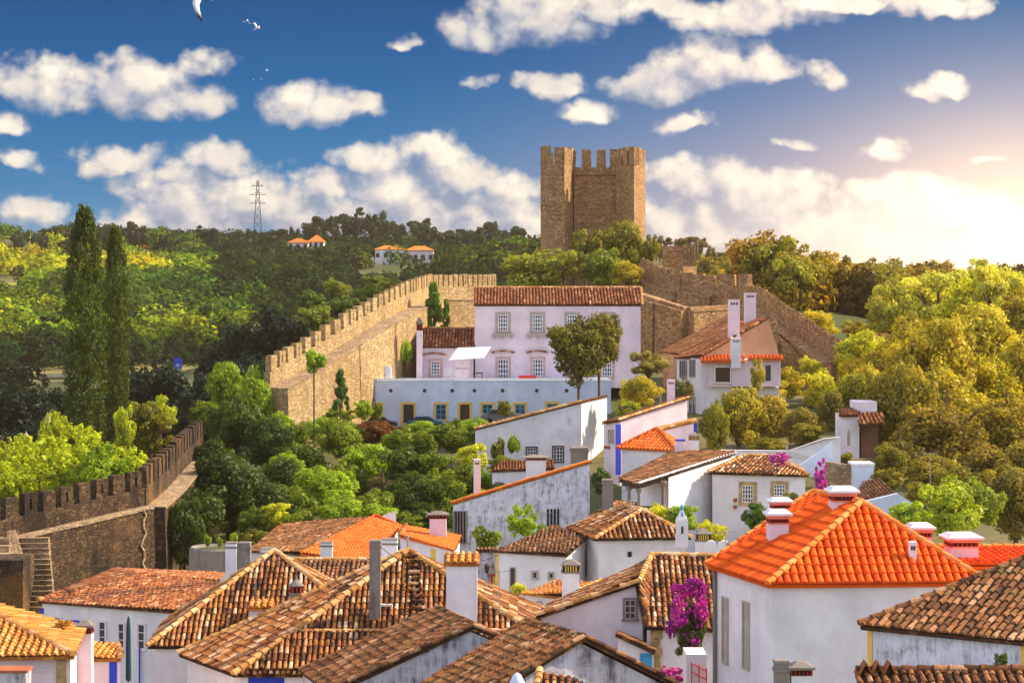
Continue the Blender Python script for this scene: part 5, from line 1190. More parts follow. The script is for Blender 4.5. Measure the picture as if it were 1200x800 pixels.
    t_ = thing('dark_brick_chimney', 'dark capped broad chimney at right end of the peeling wall', 'chimney', tuple(V(679, 545, 153))); chim_px(t_, 669, 689, 525, 545, 153, 'plain', 'conc', sink=2)
    # low roof between M and N
    a = V(575, 552, 160); b = V(650, 549, 160); c = V(648, 538, 164); d = V(588, 541, 164)
    House('small_ridge_roof', 'small reddish tile roof between peeling wall and sloping white wall', {'a': a, 'b': b, 'c': c, 'd': d}, ['a', 'b', 'c', 'd'], [['a', 'b', 'c', 'd']], tile='tile_red', inset=.1, cat='roof')
    # ===== N sloping wall, with sunlit right side
    a = V(556, 503, 176); b = V(682, 471, 176); c = V(713, 468, 184)
    vs_ = {'a': a, 'b': b, 'c': V(712, 464, 184), 'd': V(585, 495, 184)}
    h = House('sloping_wall_house', 'white house with long sloping tiled wall top and bright sunlit side', vs_, ['a', 'b', 'c', 'd'], [['b', 'c', 'd', 'a']], [('a', 'b')], wall='white_old', tile='tile_red', inset=.05, rr=.14)
    h.window('a', 'b', 616, 523, 630, 534, bars=(3, 2), frame='wood', bar='whitepaint', fw=.1); h.window('a', 'b', 647, 522, 661, 542, bars=(3, 4), frame='wood', bar='whitepaint', fw=.1)
    # ===== P blue-cornered houses
    a = V(706, 496, 168); b = V(727, 494.5, 164); 
    vs_ = {'a': V(705, 496, 168), 'b': V(725, 492.5, 164.5), 'c': V(808, 466, 168), 'd': V(797, 466, 173)}
    h = House('blue_cornered_house', 'white house with cobalt blue corner band and thin tile edge', vs_, ['a', 'b', 'c', 'd'], [['b', 'c', 'd', 'a']], [('b', 'c')], tile='tile_red', inset=.12, rr=.12, wall='pinkish')
    h.strip('b', 'c', 721.5, 497, 727.5, 556, 'blue')
    for x in (713, 717): h.window('a', 'b', x, 503, x+2.8, 520, bars=None, pane='trimstone', fw=.03)
    mb = MB(); p, n, d = h.wplane('a', 'b'); A_ = ray_plane(714, 524, p, n)+n*.15; mb.box(A_, (.5, .25, .2)); mb.build('flower_box', 'terracotta', h.root)
    chim_px(h.root, 782, 791, 446, 474, 168.5, 'slot', 'pinkwhite')
    vs_ = {'a': V(773, 504, 162), 'b': V(816, 493.5, 162), 'c': V(816, 491, 165), 'd': V(773, 501, 165)}
    h = House('upper_blue_corner_annex', 'pinkish annex wall with sloping tile edge and blue corner', vs_, ['a', 'b', 'c', 'd'], [['b', 'c', 'd', 'a']], [('a', 'b')], tile='tile_ochre', inset=.05, wall='pinkish', cat='annex')
    h.strip('a', 'b', 813, 495, 817, 506, 'blue')
    A = V(723, 525, 158); B = V(794, 524, 155); C = V(803, 514, 160); B.z = A.z; C.z = A.z; D_ = A+(C-B); T = V(770, 502, 159)
    h = House('small_orange_hip_house', 'small white house with orange hipped roof and mustard corner', {'A': A, 'B': B, 'C': C, 'D': D_, 'T': T}, ['A', 'B', 'C', 'D'], [['A', 'B', 'T'], ['B', 'C', 'T'], ['D', 'A', 'T']], [('B', 'T'), ('A', 'T')], tile='tile_newmid', ridge='tile_newmid', neat=True, rad=.09, jit=.006, pitch=.3)
    h.strip('A', 'B', 784, 527, 790, 545, 'yellow')
    t_ = thing('blue_ringed_chimney', 'white chimney with thin blue ring before the orange hipped roof', 'chimney', tuple(V(797, 545, 146)))
    mb = MB(); c = V(797, 545, 146); w_ = 12/F*146; mb.box((c.x, c.y, c.z+.0), (w_, w_, 2.6)); mb.box((c.x, c.y, c.z+1.35), (w_*.85, w_*.85, .3)); mb.build('shaft', 'pinkwhite', t_); mb = MB(); mb.box((c.x, c.y, c.z+1.53), (w_*.95, w_*.95, .08)); mb.build('blue_ring', 'blue', t_)
    t_ = thing('small_arched_chimney', 'small white chimney with arched openings right of the blue ringed one', 'chimney', tuple(V(813, 530, 158))); chim_px(t_, 808, 819, 507, 527, 158, 'lantern', 'white')

    # ===== Q cottage
    a = V(725, 563, 138); b = V(748, 567, 134.5); c = V(862, 531, 143); d = V(790, 527, 147)
    h = House('loggia_cottage', 'white cottage with old tile roof and columned loggia', {'a': a, 'b': b, 'c': c, 'd': d}, ['a', 'b', 'c', 'd'], [['a', 'b', 'c', 'd']], [('b', 'c')], tile='tile_dark', jit=.03, ridge='white', rr=.07, body=False)
    zg = h.zg; P4 = [h.v['b'].lerp(h.v['c'], .30), h.v['c'], h.v['d'], h.v['a'].lerp(h.v['d'], .35)]
    mb = MB(); mb.hull([p+Vector((0, .15, -.18)) for p in P4]+[Vector((p.x, p.y+.15, zg)) for p in P4]); mb.build('wall', 'white', h.root)
    lp = h.v['b'].lerp(h.v['c'], .02)
    for t1 in (0.03, .12, .22):
        q_ = h.v['a'].lerp(h.v['b'], 1) .lerp(h.v['c'], t1) if t1 > .2 else h.v['a'].lerp(h.v['b'], .25+t1*5.5)
        mb = MB(); z1 = q_.z-.25; z0 = V(740, 597, 135).z; mb.lathe((q_.x+.15, q_.y+.25, z0), [(.17, 0), (.17, .12), (.10, .16), (.09, (z1-z0)-.3), (.12, (z1-z0)-.26), (.19, (z1-z0)-.12), (.19, z1-z0)], 12); mb.build('column', 'conc', h.root, False)
    mb = MB(); c0 = V(742, 597, 136.5); mb.box((c0.x+.9, c0.y+.5, c0.z-1.5), (3.0, 4.0, 3.0)); mb.build('loggia_base', 'trimstone', h.root)
    mb = MB(); mb.hull([h.v['a']+Vector((.2, .2, -.12)), h.v['b']+Vector((0, .3, -.12)), P4[0]+Vector((0, .3, -.15)), h.v['a']+Vector((.2, .2, -.3)), h.v['b']+Vector((0, .3, -.32)), P4[0]+Vector((0, .3, -.35)), P4[3]+Vector((0, .3, -.35))]); mb.build('loggia_beam', 'wood', h.root)
    mb = MB(); c1 = P4[0]; mb.box((c1.x-.05, c1.y+.5, c1.z-1.5), (.06, .7, 1.9)); mb.build('loggia_door', 'trimstone', h.root)
    A = V(830, 554, 139.5); C = V(948, 555, 137.5); C.z = A.z; A.z = C.z; F1 = V(874, 534.5, 143); F2 = V(900, 536, 143); F2.z = F1.z
    h = House('hipped_cottage', 'white cottage with red brown hip roof and two small paned windows', {'A': A, 'C': C, 'D': C+Vector((.2, 6.5, 0)), 'E': A+Vector((.4, 6.5, 0)), 'F': F1, 'G': F2}, ['A', 'C', 'D', 'E'],
              [['A', 'C', 'G', 'F'], ['C', 'D', 'G'], ['E', 'A', 'F']], [('A', 'F'), ('F', 'G'), ('C', 'G')], tile='tile_mix', jit=.02, pitch=.25)
    h.window('A', 'C', 866, 564, 887, 593, frame='trimstone2', fw=.2, bars=(4, 4), thin=.05); h.window('A', 'C', 903, 563, 924, 585, frame='trimstone2', fw=.2, bars=(4, 3), thin=.05)
    for i, y in enumerate((588, 596)):
        p, n, d = h.wplane('A', 'C'); c = ray_plane(862 if i == 0 else 862, y, p, n)+n*.12; mb = MB(); mb.lathe(c, [(.07, 0), (.12, .22)], 10)
        tag(mb.build('flower_pot', 'terracotta'), ('upper' if i == 0 else 'lower')+' terracotta pot hung on the cottage wall', 'flower pot')
    # ===== terrace building, pink house
    a = V(420, 444, 205); b = V(716, 444, 205); t_ = thing('terrace_building', 'long white terrace building in painted blue shade with yellow framed openings', 'building', tuple(V(560, 500, 206)))
    zb = H-14; p = Vector((0, 205, 0)); n = Vector((0, -1, 0)); d = Vector((1, 0, 0))
    mb = MB(); mb.box(((a.x+b.x)/2, 208.0, (a.z+zb)/2-.06), (b.x-a.x, 6, a.z-zb-.12)); mb.build('wall', 'pale_blue_shade', t_)
    mb = MB(); mb.box(((a.x+b.x)/2, 205.1, a.z-.02), (b.x-a.x+.1, .35, .12)); mb.box((a.x+.1, 208, a.z-.02), (.35, 6, .12)); mb.build('parapet', 'whitepaint', t_)
    for x0, x1, y0, y1 in ((431.5, 449, 471, 496), (470, 487.5, 471, 498), (508, 525.5, 471, 494), (536.5, 553, 471, 495), (562.5, 580, 471, 492), (601, 618, 471, 492), (638.5, 656, 470, 490)):
        window_on(t_, p, n, d, x0, y0, x1, y1, 'yellow', .2, (2, 3) if x0 not in (536.5,) else None, 'blueteal' if x0 > 500 else 'wood', 'glass' if x0 != 536.5 else 'wood', .05, False, 'window' if x0 != 536.5 else 'door', None, .06)
    for x in (428, 458, 497.5, 530, 556, 589, 629, 664):
        c = ray_plane(x, 457.5, p, n); mb = MB(); mb.tube(c+Vector((0, -.03, 0)), c+Vector((0, .1, 0)), .16, n=10); mb.build('round_vent', 'wood', t_)
    a = V(555, 357.5, 211); b = V(752.5, 357.5, 211); r1 = V(556, 337.5, 216.5); r2 = V(751.5, 337.5, 216.5)
    h = House('pink_house', 'large pinkish two storey house with long tiled roof', {'a': a, 'b': b, 'c': b+Vector((0, 11, 0)), 'd': a+Vector((0, 11, 0)), 'r': r1, 's': r2}, ['a', 'b', 'c', 'd'], [['a', 'b', 's', 'r'], ['c', 'd', 'r', 's']], [('r', 's'), ('b', 's')],
              wall='pinkish', tile='tile_red', jit=.015, pitch=.29, rad=.11, inset=.12, base=H-9.3)
    for x0, x1 in ((580.5, 598.5), (621, 639), (661.5, 679.5), (703, 721)):
        h.window('a', 'b', x0, 365.5, x1, 391, frame='trimstone', fw=.24, bars=(4, 4), thin=.07)
        p, n, d = h.wplane('a', 'b'); mb = MB(); A_ = ray_plane(x0-3.5, 390.5, p, n); B_ = ray_plane(x1+3.5, 393.5, p, n); panel(mb, A_, B_, n, d, .35)
        for xx in (x0-1, (x0+x1)/2, x1+1): panel(mb, ray_plane(xx-.6, 393.5, p, n), ray_plane(xx+.6, 397, p, n), n, d, .22)
        mb.build('balcony_ledge', 'trimstone', h.root)
    for x0, x1, dr in ((580.5, 598.5, 1), (621.5, 639, 0), (662, 679, 0), (703, 720, 0)):
        h.window('a', 'b', x0, 418, x1, 443.5, frame='pinkstone', fw=.2, bars=(4, 4), thin=.07) if not dr else h.window('a', 'b', x0, 418, x1, 446, frame='pinkstone', fw=.2, bars=(4, 4), thin=.07, name='door')
        p, n, d = h.wplane('a', 'b'); mb = MB()
        for k in range(8):
            xx = x0-3+(x1-x0+6)*k/7; yy = 412.5-1.6*math.sin(math.pi*k/7); q_ = ray_plane(xx, yy, p, n); mb.box(q_+n*.1, (.28, .28, .12), 0)
        mb.build('tile_drip_arch', 'tile_red', h.root)
    a = V(490.5, 406.5, 210.5); b = V(555.5, 406.5, 210.5); r1 = V(493, 385, 216); r2 = V(555.5, 385, 216)
    h = House('pink_wing', 'lower pinkish wing with brown tiled roof left of the large pink house', {'a': a, 'b': b, 'c': b+Vector((0, 10, 0)), 'd': a+Vector((0, 10, 0)), 'r': r1, 's': r2}, ['a', 'b', 'c', 'd'], [['a', 'b', 's', 'r']], [('r', 's')],
              wall='pinkish', tile='tile_red', pitch=.29, rad=.11, inset=.1, base=H-9.3)
    h.window('a', 'b', 502, 420, 518.5, 442, frame='pinkstone', fw=.24, bars=(3, 4), thin=.07)
    p, n, d = h.wplane('a', 'b'); mb = MB()
    for k in range(8):
        xx = 497+24*k/7; yy = 415-1.6*math.sin(math.pi*k/7); q_ = ray_plane(xx, yy, p, n); mb.box(q_+n*.1, (.28, .28, .12), 0)
    mb.build('tile_drip_arch', 'tile_red', h.root)
    chim_px(h.root, 488, 495, 373, 444, 209.6, 'hatcap', 'pinkwhite')
    # parasol on the terrace
    c = V(553, 445, 207.3); t_ = thing('white_parasol', 'large open white parasol on the terrace before the pink house', 'parasol', tuple(c))
    mb = MB(); mb.tube(c, c+Vector((0, 0, 2.5)), .04, n=8); mb.box((c.x, c.y, c.z+.05), (.7, .7, .1)); mb.build('pole', 'metal', t_)
    mb = MB(); T = c+Vector((-.15, 0, 2.75)); q4 = [c+Vector((-1.95, -1.1, 1.75)), c+Vector((1.0, -1.2, 1.95)), c+Vector((1.6, 1.1, 2.8)), c+Vector((-1.25, 1.2, 2.75))]
    k = [p_+Vector((0, 0, -.06)) for p_ in q4]; mb.add([T]+q4+[T+Vector((0, 0, -.05))]+k, [(0, 1, 2), (0, 2, 3), (0, 3, 4), (0, 4, 1), (5, 7, 6), (5, 8, 7), (5, 9, 8), (5, 6, 9), (1, 6, 7, 2), (2, 7, 8, 3), (3, 8, 9, 4), (4, 9, 6, 1)]); mb.build('canopy', 'canvas', t_)
    # terrace furniture
    for (x0, x1, y0, y1, m_, lb, nm, ct) in ((533, 541, 423, 443, 'pinkwhite', 'left of two pale folded panels under the parasol', 'folding_panel', 'panel'), (542, 549, 423, 443, 'pinkwhite', 'right of two pale folded panels under the parasol', 'folding_panel', 'panel'),
                                            (521, 530, 430, 444, 'whitepaint', 'white slatted chair left of the parasol', 'slatted_chair', 'chair'), (554, 566, 437, 444, 'wood', 'dark low table under the parasol edge', 'low_table', 'table')):
        A_ = V(x0, y0, 208.3); B_ = V(x1, y1, 208.3); t_ = thing(nm, lb, ct, tuple(V((x0+x1)/2, y1+1.5, 208.3))); w_ = B_.x-A_.x; hh = A_.z-B_.z; cx_ = (A_.x+B_.x)/2
        if nm == 'slatted_chair':
            mb = MB()
            for k in range(6): mb.box((cx_, 208.3, B_.z+hh*(k+.6)/6), (w_, .05, hh*.09))
            mb.build('backrest', m_, t_); mb = MB(); mb.box((cx_, 208.0, B_.z+hh*.4), (w_, .5, .06)); mb.build('seat', m_, t_)
            for sx in (-1, 1):
                for sy in (208.25, 207.8): mb = MB(); mb.box((cx_+sx*w_*.45, sy, B_.z-.02), (.05, .05, hh*.8)); mb.build('leg', m_, t_)
        elif nm == 'low_table':
            mb = MB(); mb.box((cx_, 208.3, A_.z), (w_, .7, .08)); mb.build('table_top', m_, t_)
            for sx in (-1, 1): mb = MB(); mb.box((cx_+sx*w_*.4, 208.3, (A_.z+B_.z)/2-.05), (.07, .6, hh)); mb.build('leg', m_, t_)
        else:
            mb = MB(); mb.box((cx_, 208.3, (A_.z+B_.z)/2), (w_, .08, hh)); mb.build('panel', m_, t_); mb = MB(); mb.box((cx_, 208.22, (A_.z+B_.z)/2+.1), (w_*.96, .06, .06)); mb.build('rail', 'trimstone', t_)
    c = V(618, 443, 207); mb = MB(); mb.box((c.x, c.y, c.z+.1), (1.5, .3, .28)); tag(mb.build('flower_trough', 'redpaint'), 'long red flower trough on the terrace edge', 'planter')
    t_ = thing('arched_shrine', 'small white arched niche block on the left end of the terrace', 'shrine', tuple(V(454, 444, 207)))
    c = V(454, 444, 207); mb = MB(); poly = [Vector((c.x-.32, c.y, c.z)), Vector((c.x+.32, c.y, c.z))]+[Vector((c.x+.32*math.cos(math.pi*k/8), c.y, c.z+.85+.32*math.sin(math.pi*k/8))) for k in range(9)]; mb.slab(poly[::-1], Vector((0, .5, 0))); mb.build('block', 'white', t_)
    mb = MB(); mb.slab([Vector((c.x-.18, c.y-.02, c.z+.3)), Vector((c.x+.18, c.y-.02, c.z+.3)), Vector((c.x+.18, c.y-.02, c.z+.85)), Vector((c.x, c.y-.02, c.z+1.0)), Vector((c.x-.18, c.y-.02, c.z+.85))][::-1], Vector((0, .06, 0))); mb.build('niche', 'pale_blue_shade', t_)
    # ===== R white house at right with brown gable
    B = V(822, 417, 198); A = V(790, 419, 204); C = V(916, 418, 200)
    vs_ = {'a': A, 'b': B, 'r': V(902, 371, 203.2), 's': V(858, 379, 212), 'c': V(916, 418, 204), 'd': Vector((A.x+4, 214, A.z))}
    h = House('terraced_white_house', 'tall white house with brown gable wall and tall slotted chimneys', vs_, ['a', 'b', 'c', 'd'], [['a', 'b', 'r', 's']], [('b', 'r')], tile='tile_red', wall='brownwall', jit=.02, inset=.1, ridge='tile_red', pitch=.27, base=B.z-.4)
    zb = g1(h.v['b'].x, 200)-1; z1 = V(822, 423, 198).z
    mb = MB(); b_ = h.v['b']; mb.hull([Vector((h.b['a'].x+.1, h.b['a'].y, z)) for z in (zb, B.z-.25)]+[Vector((b_.x, b_.y, z)) for z in (zb, B.z-.25)]+[Vector((V(858, 420, 198).x, 198.0, z)) for z in (zb, B.z-.25)]+[Vector((b_.x+3, 208, z)) for z in (zb, B.z-.25)]); mb.build('tower_wall', 'white', h.root)
    x0 = V(857.5, 420, 197.5).x; x1 = V(915, 420, 197.5).x; mb = MB(); mb.box(((x0+x1)/2, 200.5, (V(0, 422, 197.5).z+V(0, 453, 197.5).z)/2), (x1-x0, 6, V(0, 422, 197.5).z-V(0, 453, 197.5).z)); mb.build('upper_room', 'pinkish', h.root)
    mb = MB(); mb.box(((x0+x1)/2, 201, (V(0, 453, 198).z+zb)/2-.05), (x1-x0, 5, V(0, 453, 198).z-zb-.1)); mb.build('lower_wall', 'white', h.root)
    mb = MB(); tile_slope(mb, [V(821, 424, 197), V(872, 424, 197), V(872, 416.5, 199.4), V(821, 416.5, 199.4)], neat=True, pitch=.3, rad=.11); tile_slope(mb, [V(876, 421, 197), V(917, 421, 197), V(917, 416.5, 198.6), V(876, 416.5, 198.6)], neat=True, pitch=.3, rad=.11); mb.build('orange_eaves', 'tile_newmid', h.root)
    n = Vector((0, -1, 0)); d = Vector((1, 0, 0)); p = Vector((0, 197.5, 0))
    window_on(h.root, p+Vector((0, .0, 0)), n, d, 837, 429, 857, 449, 'whitepaint', .1, None, 'wood', 'wood', .04, False, 'loggia_opening', None, .03)
    mb = MB(); A_ = V(830, 425, 197.8); B_ = V(858, 453, 197.8); mb.box(((A_.x+B_.x)/2, 198.3, (A_.z+B_.z)/2), (B_.x-A_.x, 1.4, A_.z-B_.z)); mb.build('loggia_wall', 'pinkish', h.root)
    window_on(h.root, p, n, d, 897, 428, 903, 446, 'wood', .06, None, 'wood', 'glass', .04, False, 'window', None, .03)
    for x, y0, y1 in ((798, 422, 443), (802.5, 422, 443), (809.5, 421, 442), (813.5, 421, 442), (809, 464, 484), (813.5, 464, 485)): 
        h_p, h_n, h_d = h.wplane('a', 'b'); window_on(h.root, h_p+h_n*.06, h_n, h_d, x-1.3, y0, x+1.3, y1, 'trimstone', .04, None, 'wood', 'glass', .05, False, 'window', None, .03)
    chim_px(h.root, 854, 867, 352, 397, 200.5, 'slot', 'pinkwhite'); chim_px(h.root, 873, 886, 344, 380, 206, 'slot', 'pinkwhite'); chim_px(h.root, 857, 868.5, 397, 427, 196.8, 'slot', 'white', sink=.3)
    # roof + terrace wall linking to the castle: dark shed roof
    a = V(775, 412, 216); b = V(800, 416, 210); c = V(868, 374, 220); d = V(855, 369, 226)
    House('castle_side_shed', 'long low tiled roof running up beside the castle wall', {'a': a, 'b': b, 'c': c, 'd': d}, ['a', 'b', 'c', 'd'], [['a', 'b', 'c', 'd']], tile='tile_dark', inset=.1, cat='shed', wall='stone_mid')
    # ===== S chapel
    t_ = thing('small_chapel', 'tiny white chapel like house with pointed niche among the right trees', 'building', tuple(V(1008, 545, 168)))
    A_ = V(985.5, 486, 168); B_ = V(1007, 540, 168); mb = MB(); mb.box(((A_.x+B_.x)/2, 169.5, (A_.z+B_.z)/2-1), (B_.x-A_.x, 3, A_.z-B_.z+2)); mb.build('wall', 'white', t_)
    A_ = V(1004, 471, 169); B_ = V(1029, 490, 169); mb = MB(); mb.box(((A_.x+B_.x)/2, 171, (A_.z+B_.z)/2), (B_.x-A_.x, 3, A_.z-B_.z)); mb.build('upper_wall', 'white', t_)
    mb = MB(); tile_slope(mb, [V(983, 487, 167.6), V(1006, 487, 167.6), V(1006, 478, 171), V(984, 479, 171)], jit=.02); tile_slope(mb, [V(1006, 498, 167), V(1036, 497, 167), V(1034, 484, 169.5), V(1007, 484, 169.5)], jit=.02, pitch=.3, rad=.11); mb.build('roof', 'tile_red', t_)
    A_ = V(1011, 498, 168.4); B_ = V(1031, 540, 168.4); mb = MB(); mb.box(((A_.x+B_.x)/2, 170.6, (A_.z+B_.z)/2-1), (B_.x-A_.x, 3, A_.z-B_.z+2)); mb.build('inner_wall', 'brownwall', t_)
    window_on(t_, Vector((0, 169.05, 0)), n, d, 1017, 500, 1030, 530, 'wood', .1, None, 'wood', 'darkvoid', .04, False, 'door', None, .03)
    mb = MB(); q_ = lambda x, y: V(x, y, 167.96); mb.slab([q_(993, 522), q_(996, 522), q_(996, 508), q_(994.5, 502), q_(993, 508)], Vector((0, .06, 0))); mb.build('niche', 'trimstone', t_)
    window_on(t_, Vector((0, 169.5, 0)), n, d, 1021, 472, 1027, 482, 'blueteal', .05, (2, 2), 'whitepaint', 'glass', .04, False, 'window', None, .04)
    # white garden walls around the chapel
    t_ = thing('stepped_garden_wall', 'white slanting garden wall left of the chapel', 'wall', tuple(V(950, 560, 150)))
    mb = MB(); mb.slab([V(925, 556, 152), V(925, 553, 152), V(957, 532, 152), V(975, 518, 152), V(977, 560, 152)], Vector((0, .4, 0))); mb.build('wall', 'pale_blue_shade', t_)
    t_ = thing('long_garden_wall', 'long weathered white garden wall under the olive trees', 'wall', tuple(V(905, 545, 158)))
    mb = MB(); mb.slab([V(845, 545, 160), V(845, 527, 160), V(925, 528, 158), V(965, 514, 157), V(985, 512, 157), V(985, 545, 157)], Vector((0, .4, 0))); mb.build('wall', 'white_old', t_)
    t_ = thing('white_block', 'cubic white block with blue edge below the chapel', 'block', tuple(V(1012, 570, 150)))
    A_ = V(1000, 545, 150); B_ = V(1024, 575, 150); mb = MB(); mb.box(((A_.x+B_.x)/2, 151, (A_.z+B_.z)/2), (B_.x-A_.x, 2, A_.z-B_.z)); mb.build('body', 'pale_blue_shade', t_)
    mb = MB(); mb.box(((A_.x+B_.x)/2, 151, A_.z+.05), (B_.x-A_.x+.12, 2.1, .12)); mb.build('top_slab', 'whitepaint', t_)
    t_ = thing('rubble_garden_wall', 'short ochre rubble wall between bougainvillea and white block', 'wall', tuple(V(985, 570, 152)))
    mb = MB(); mb.slab([V(968, 580, 151), V(968, 541, 151), V(1001, 545, 151), V(1001, 580, 151)], Vector((0, .5, 0))); mb.build('wall', 'stone_mid', t_)
    House('slanted_old_roof', 'old brown tile roof slanting down right of the white block', {'a': V(995, 590, 140), 'b': V(1052, 582, 140), 'c': V(1030, 560, 146), 'd': V(1012, 566, 146)}, ['a', 'b', 'c', 'd'], [['a', 'b', 'c', 'd']], tile='tile_dark', inset=.1, wall='white_old', cat='roof')
    t_ = thing('grey_ridge_wall', 'grey coping wall in front of the bronze tree', 'wall', tuple(V(1030, 595, 136)))
    mb = MB(); mb.slab([V(1008, 600, 136), V(1010, 588, 136), V(1052, 578, 136), V(1068, 588, 136), V(1068, 605, 136)], Vector((0, .4, 0))); mb.build('wall', 'pale_blue_shade', t_)
# ------------------------------------------------------------------ castle, walls and the rest
def castle():
    # keep with two bastions
    t_ = thing('castle_keep', 'square brown stone castle keep with battlements on the hilltop', 'castle tower', tuple(V(697, 330, 296)))
    Y = 290; zb = H-1.5; zt = V(0, 193, Y).z; x = lambda px, Y_=Y: V(px, 0, Y_).x
    yaw = R(0)
    def prism(pts, z0, z1, name, mat='stone_tower'):
        mb = MB(); n = len(pts); st = 6; vs = []
        mb.hull([Vector((a, b, z)) for a, b in pts for z in (z0, z1)]); return mb.build(name, mat, t_)
    L = [(x(633.5), Y), (x(661.5), Y), (x(673.5), Y+5.0), (x(673.5), Y+13), (x(636), Y+13)]
    Rr = [(x(723, Y+1.5), Y+3.5), (x(743), Y), (x(759.5), Y+6), (x(759.5), Y+13), (x(723, Y+1.5), Y+13)]
    prism(L, zb, zt, 'left_bastion'); prism(Rr, zb, zt, 'right_bastion')
    c0, c1 = x(672.5, Y+4.6), x(724, Y+4.6); zc = V(0, 203, Y+5).z
    mb = MB(); mb.box(((c0+c1)/2, Y+8.5, (zb+zc)/2), (c1-c0, 8, zc-zb)); mb.build('recessed_wall', 'stone_tower', t_)
    mb = MB(); mb.box(((c0+c1)/2, Y+4.4, zc-.1), (c1-c0, .3, .25)); mb.build('string_course', 'stone_tower', t_)
    mt = V(0, 172, Y).z-zt
    def ring(P, top, closed, w_, gap, h, th=.7):
        P = [Vector((a, b, top)) for a, b in P]
        for i in range(len(P)-(0 if closed else 1)):
            a, b = P[i], P[(i+1) % len(P)]; d = (b-a); Ln = d.length; d.normalize(); n = Vector((-d.y, d.x, 0)); m = max(1, int(round(Ln/(w_+gap))))
            for j in range(m):
                c = a.lerp(b, (j+.5)/m)+n*(th/2); mb = MB(); merlon(mb, c, d, n, w_, th, h, j % 2 == 0); mb.build('merlon', 'stone_tower', t_)
    ring(L[:3], zt, False, 1.05, .12, mt); ring(Rr[:3], zt, False, .95, .25, mt); ring(Rr[2:4], zt, False, 1.0, .6, mt); ring(L[3:]+L[:1], zt, False, 1.0, .6, mt)
    # centre merlons: front row low parapet, back row seen through
    mb = MB(); mb.box(((c0+c1)/2, Y+5.1, zc+.35), (c1-c0, .7, .7)); mb.build('parapet', 'stone_tower', t_)
    for px, wpx in ((670.5, 9), (687.3, 11), (704.5, 11), (719, 9)):
        c = V(px, 0, Y+5.1); mb = MB(); merlon(mb, Vector((c.x, Y+5.1, zc+.65)), Vector((1, 0, 0)), Vector((0, 1, 0)), wpx/F*Y, .7, V(0, 176, Y+5).z-zc-.65, False); mb.build('merlon', 'stone_tower', t_)
    # pale course band near the top of every bastion
    # ---- golden wall climbing from lower left to the hill
    t_ = thing('golden_castle_wall', 'long sunlit golden battlement wall climbing to the pink house', 'castle wall', tuple(V(400, 500, 205)))
    pts = [V(313, 436, 192), V(352, 415, 197), (V(398, 386, 203)), V(440, 361, 210), V(478, 343, 219), V(500, 335.5, 230), V(580, 335.5, 237)]
    bz = lambda X, Y_: g1(X, Y_)-1.0
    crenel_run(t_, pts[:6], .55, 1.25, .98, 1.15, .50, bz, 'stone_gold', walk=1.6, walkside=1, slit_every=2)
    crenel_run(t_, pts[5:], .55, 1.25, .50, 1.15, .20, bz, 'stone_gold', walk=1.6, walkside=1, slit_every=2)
    # ---- left rubble wall
    t_ = thing('rubble_castle_wall', 'dark rubble castle wall with stepped battlements at left', 'castle wall', tuple(V(110, 700, 138)))
    pts = [V(-40, 624, 130), V(0, 609, 133), V(86, 590, 137), V(166, 572, 141)]
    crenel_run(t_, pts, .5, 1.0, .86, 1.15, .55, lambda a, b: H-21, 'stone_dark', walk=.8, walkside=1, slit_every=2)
    a_, b_ = Vector(pts[2]), Vector(pts[3]); d_ = Vector((b_.x-a_.x, b_.y-a_.y, 0)).normalized(); n_ = Vector((d_.y, -d_.x, 0)); mb = MB(); prev = None; u0 = (b_-a_).length-.9
    for k in range(16):
        s_ = k/15; p = a_+d_*(u0+.16*math.sin(k*1.9)+.10*math.sin(k*.7)); z = b_.z-1.1-s_*5.2; off = .25+.8+.25*(s_*5.2+.3)/(b_.z-1.1-(H-21))+.03; p = Vector((p.x, p.y, z))+n_*off
        if prev: mb.tube(prev, p, .07, n=5)
        prev = p
    mb.build('mortar_streak', 'stone_gold', t_)
    # receding, climbing part with stepped merlons
    pts = [V(166, 572, 141), V(190, 553, 150), V(212, 530, 160), V(234, 510, 172)]
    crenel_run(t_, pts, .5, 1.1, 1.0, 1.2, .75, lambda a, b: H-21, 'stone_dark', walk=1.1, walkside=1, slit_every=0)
    # bright pointed repair streak
    # stair beside the left edge
    s_ = thing('stone_stair', 'stone stair descending along the rubble wall at far left', 'stairs', tuple(V(45, 720, 131)))
    mb = MB(); n = 14
    for k in range(n):
        y = 630+k*6.2; x0 = 23+k*.75; x1 = 57+k*.55; Ys = 131.4-k*.22; A_ = V(x0, y, Ys); B_ = V(x1, y, Ys)
        mb.box(((A_.x+B_.x)/2, Ys+.1, A_.z-1.4), (B_.x-A_.x, .42, 2.8), 0, 1, jit=.015)
        mb.box(((A_.x+B_.x)/2, Ys-.06, A_.z+.01), (B_.x-A_.x+.05, .5, .05))
    mb.build('steps', 'stone_mid', s_)
    mb = MB(); mb.hull([V(8, 622, 131.5), V(18, 620, 131.5), V(10, 655, 130), V(29, 655, 130), V(28, 735, 128), V(10, 735, 128), V(20, 625, 132), V(30, 657, 130.6)]); mb.build('side_wall', 'stone_mid', s_)
    t_ = thing('left_retaining_wall', 'grey retaining block with sloped top at the far left edge', 'wall', tuple(V(5, 720, 129)))
    mb = MB(); A_ = V(-40, 656, 126.5); B_ = V(27, 740, 126.5); mb.box(((A_.x+B_.x)/2, 128, (A_.z+B_.z)/2), (B_.x-A_.x, 3, A_.z-B_.z)); mb.build('block', 'stone_dark', t_)
    mb = MB(); 
    for k in range(3): A_ = V(-40, 630+k*9, 131-k*.8); B_ = V(12, 630, 131-k*.8); mb.box(((A_.x+B_.x)/2, 131.2-k*.8, A_.z-.6), (B_.x-A_.x, 1.0, 1.2))
    mb.build('steps', 'stone_mid', t_)
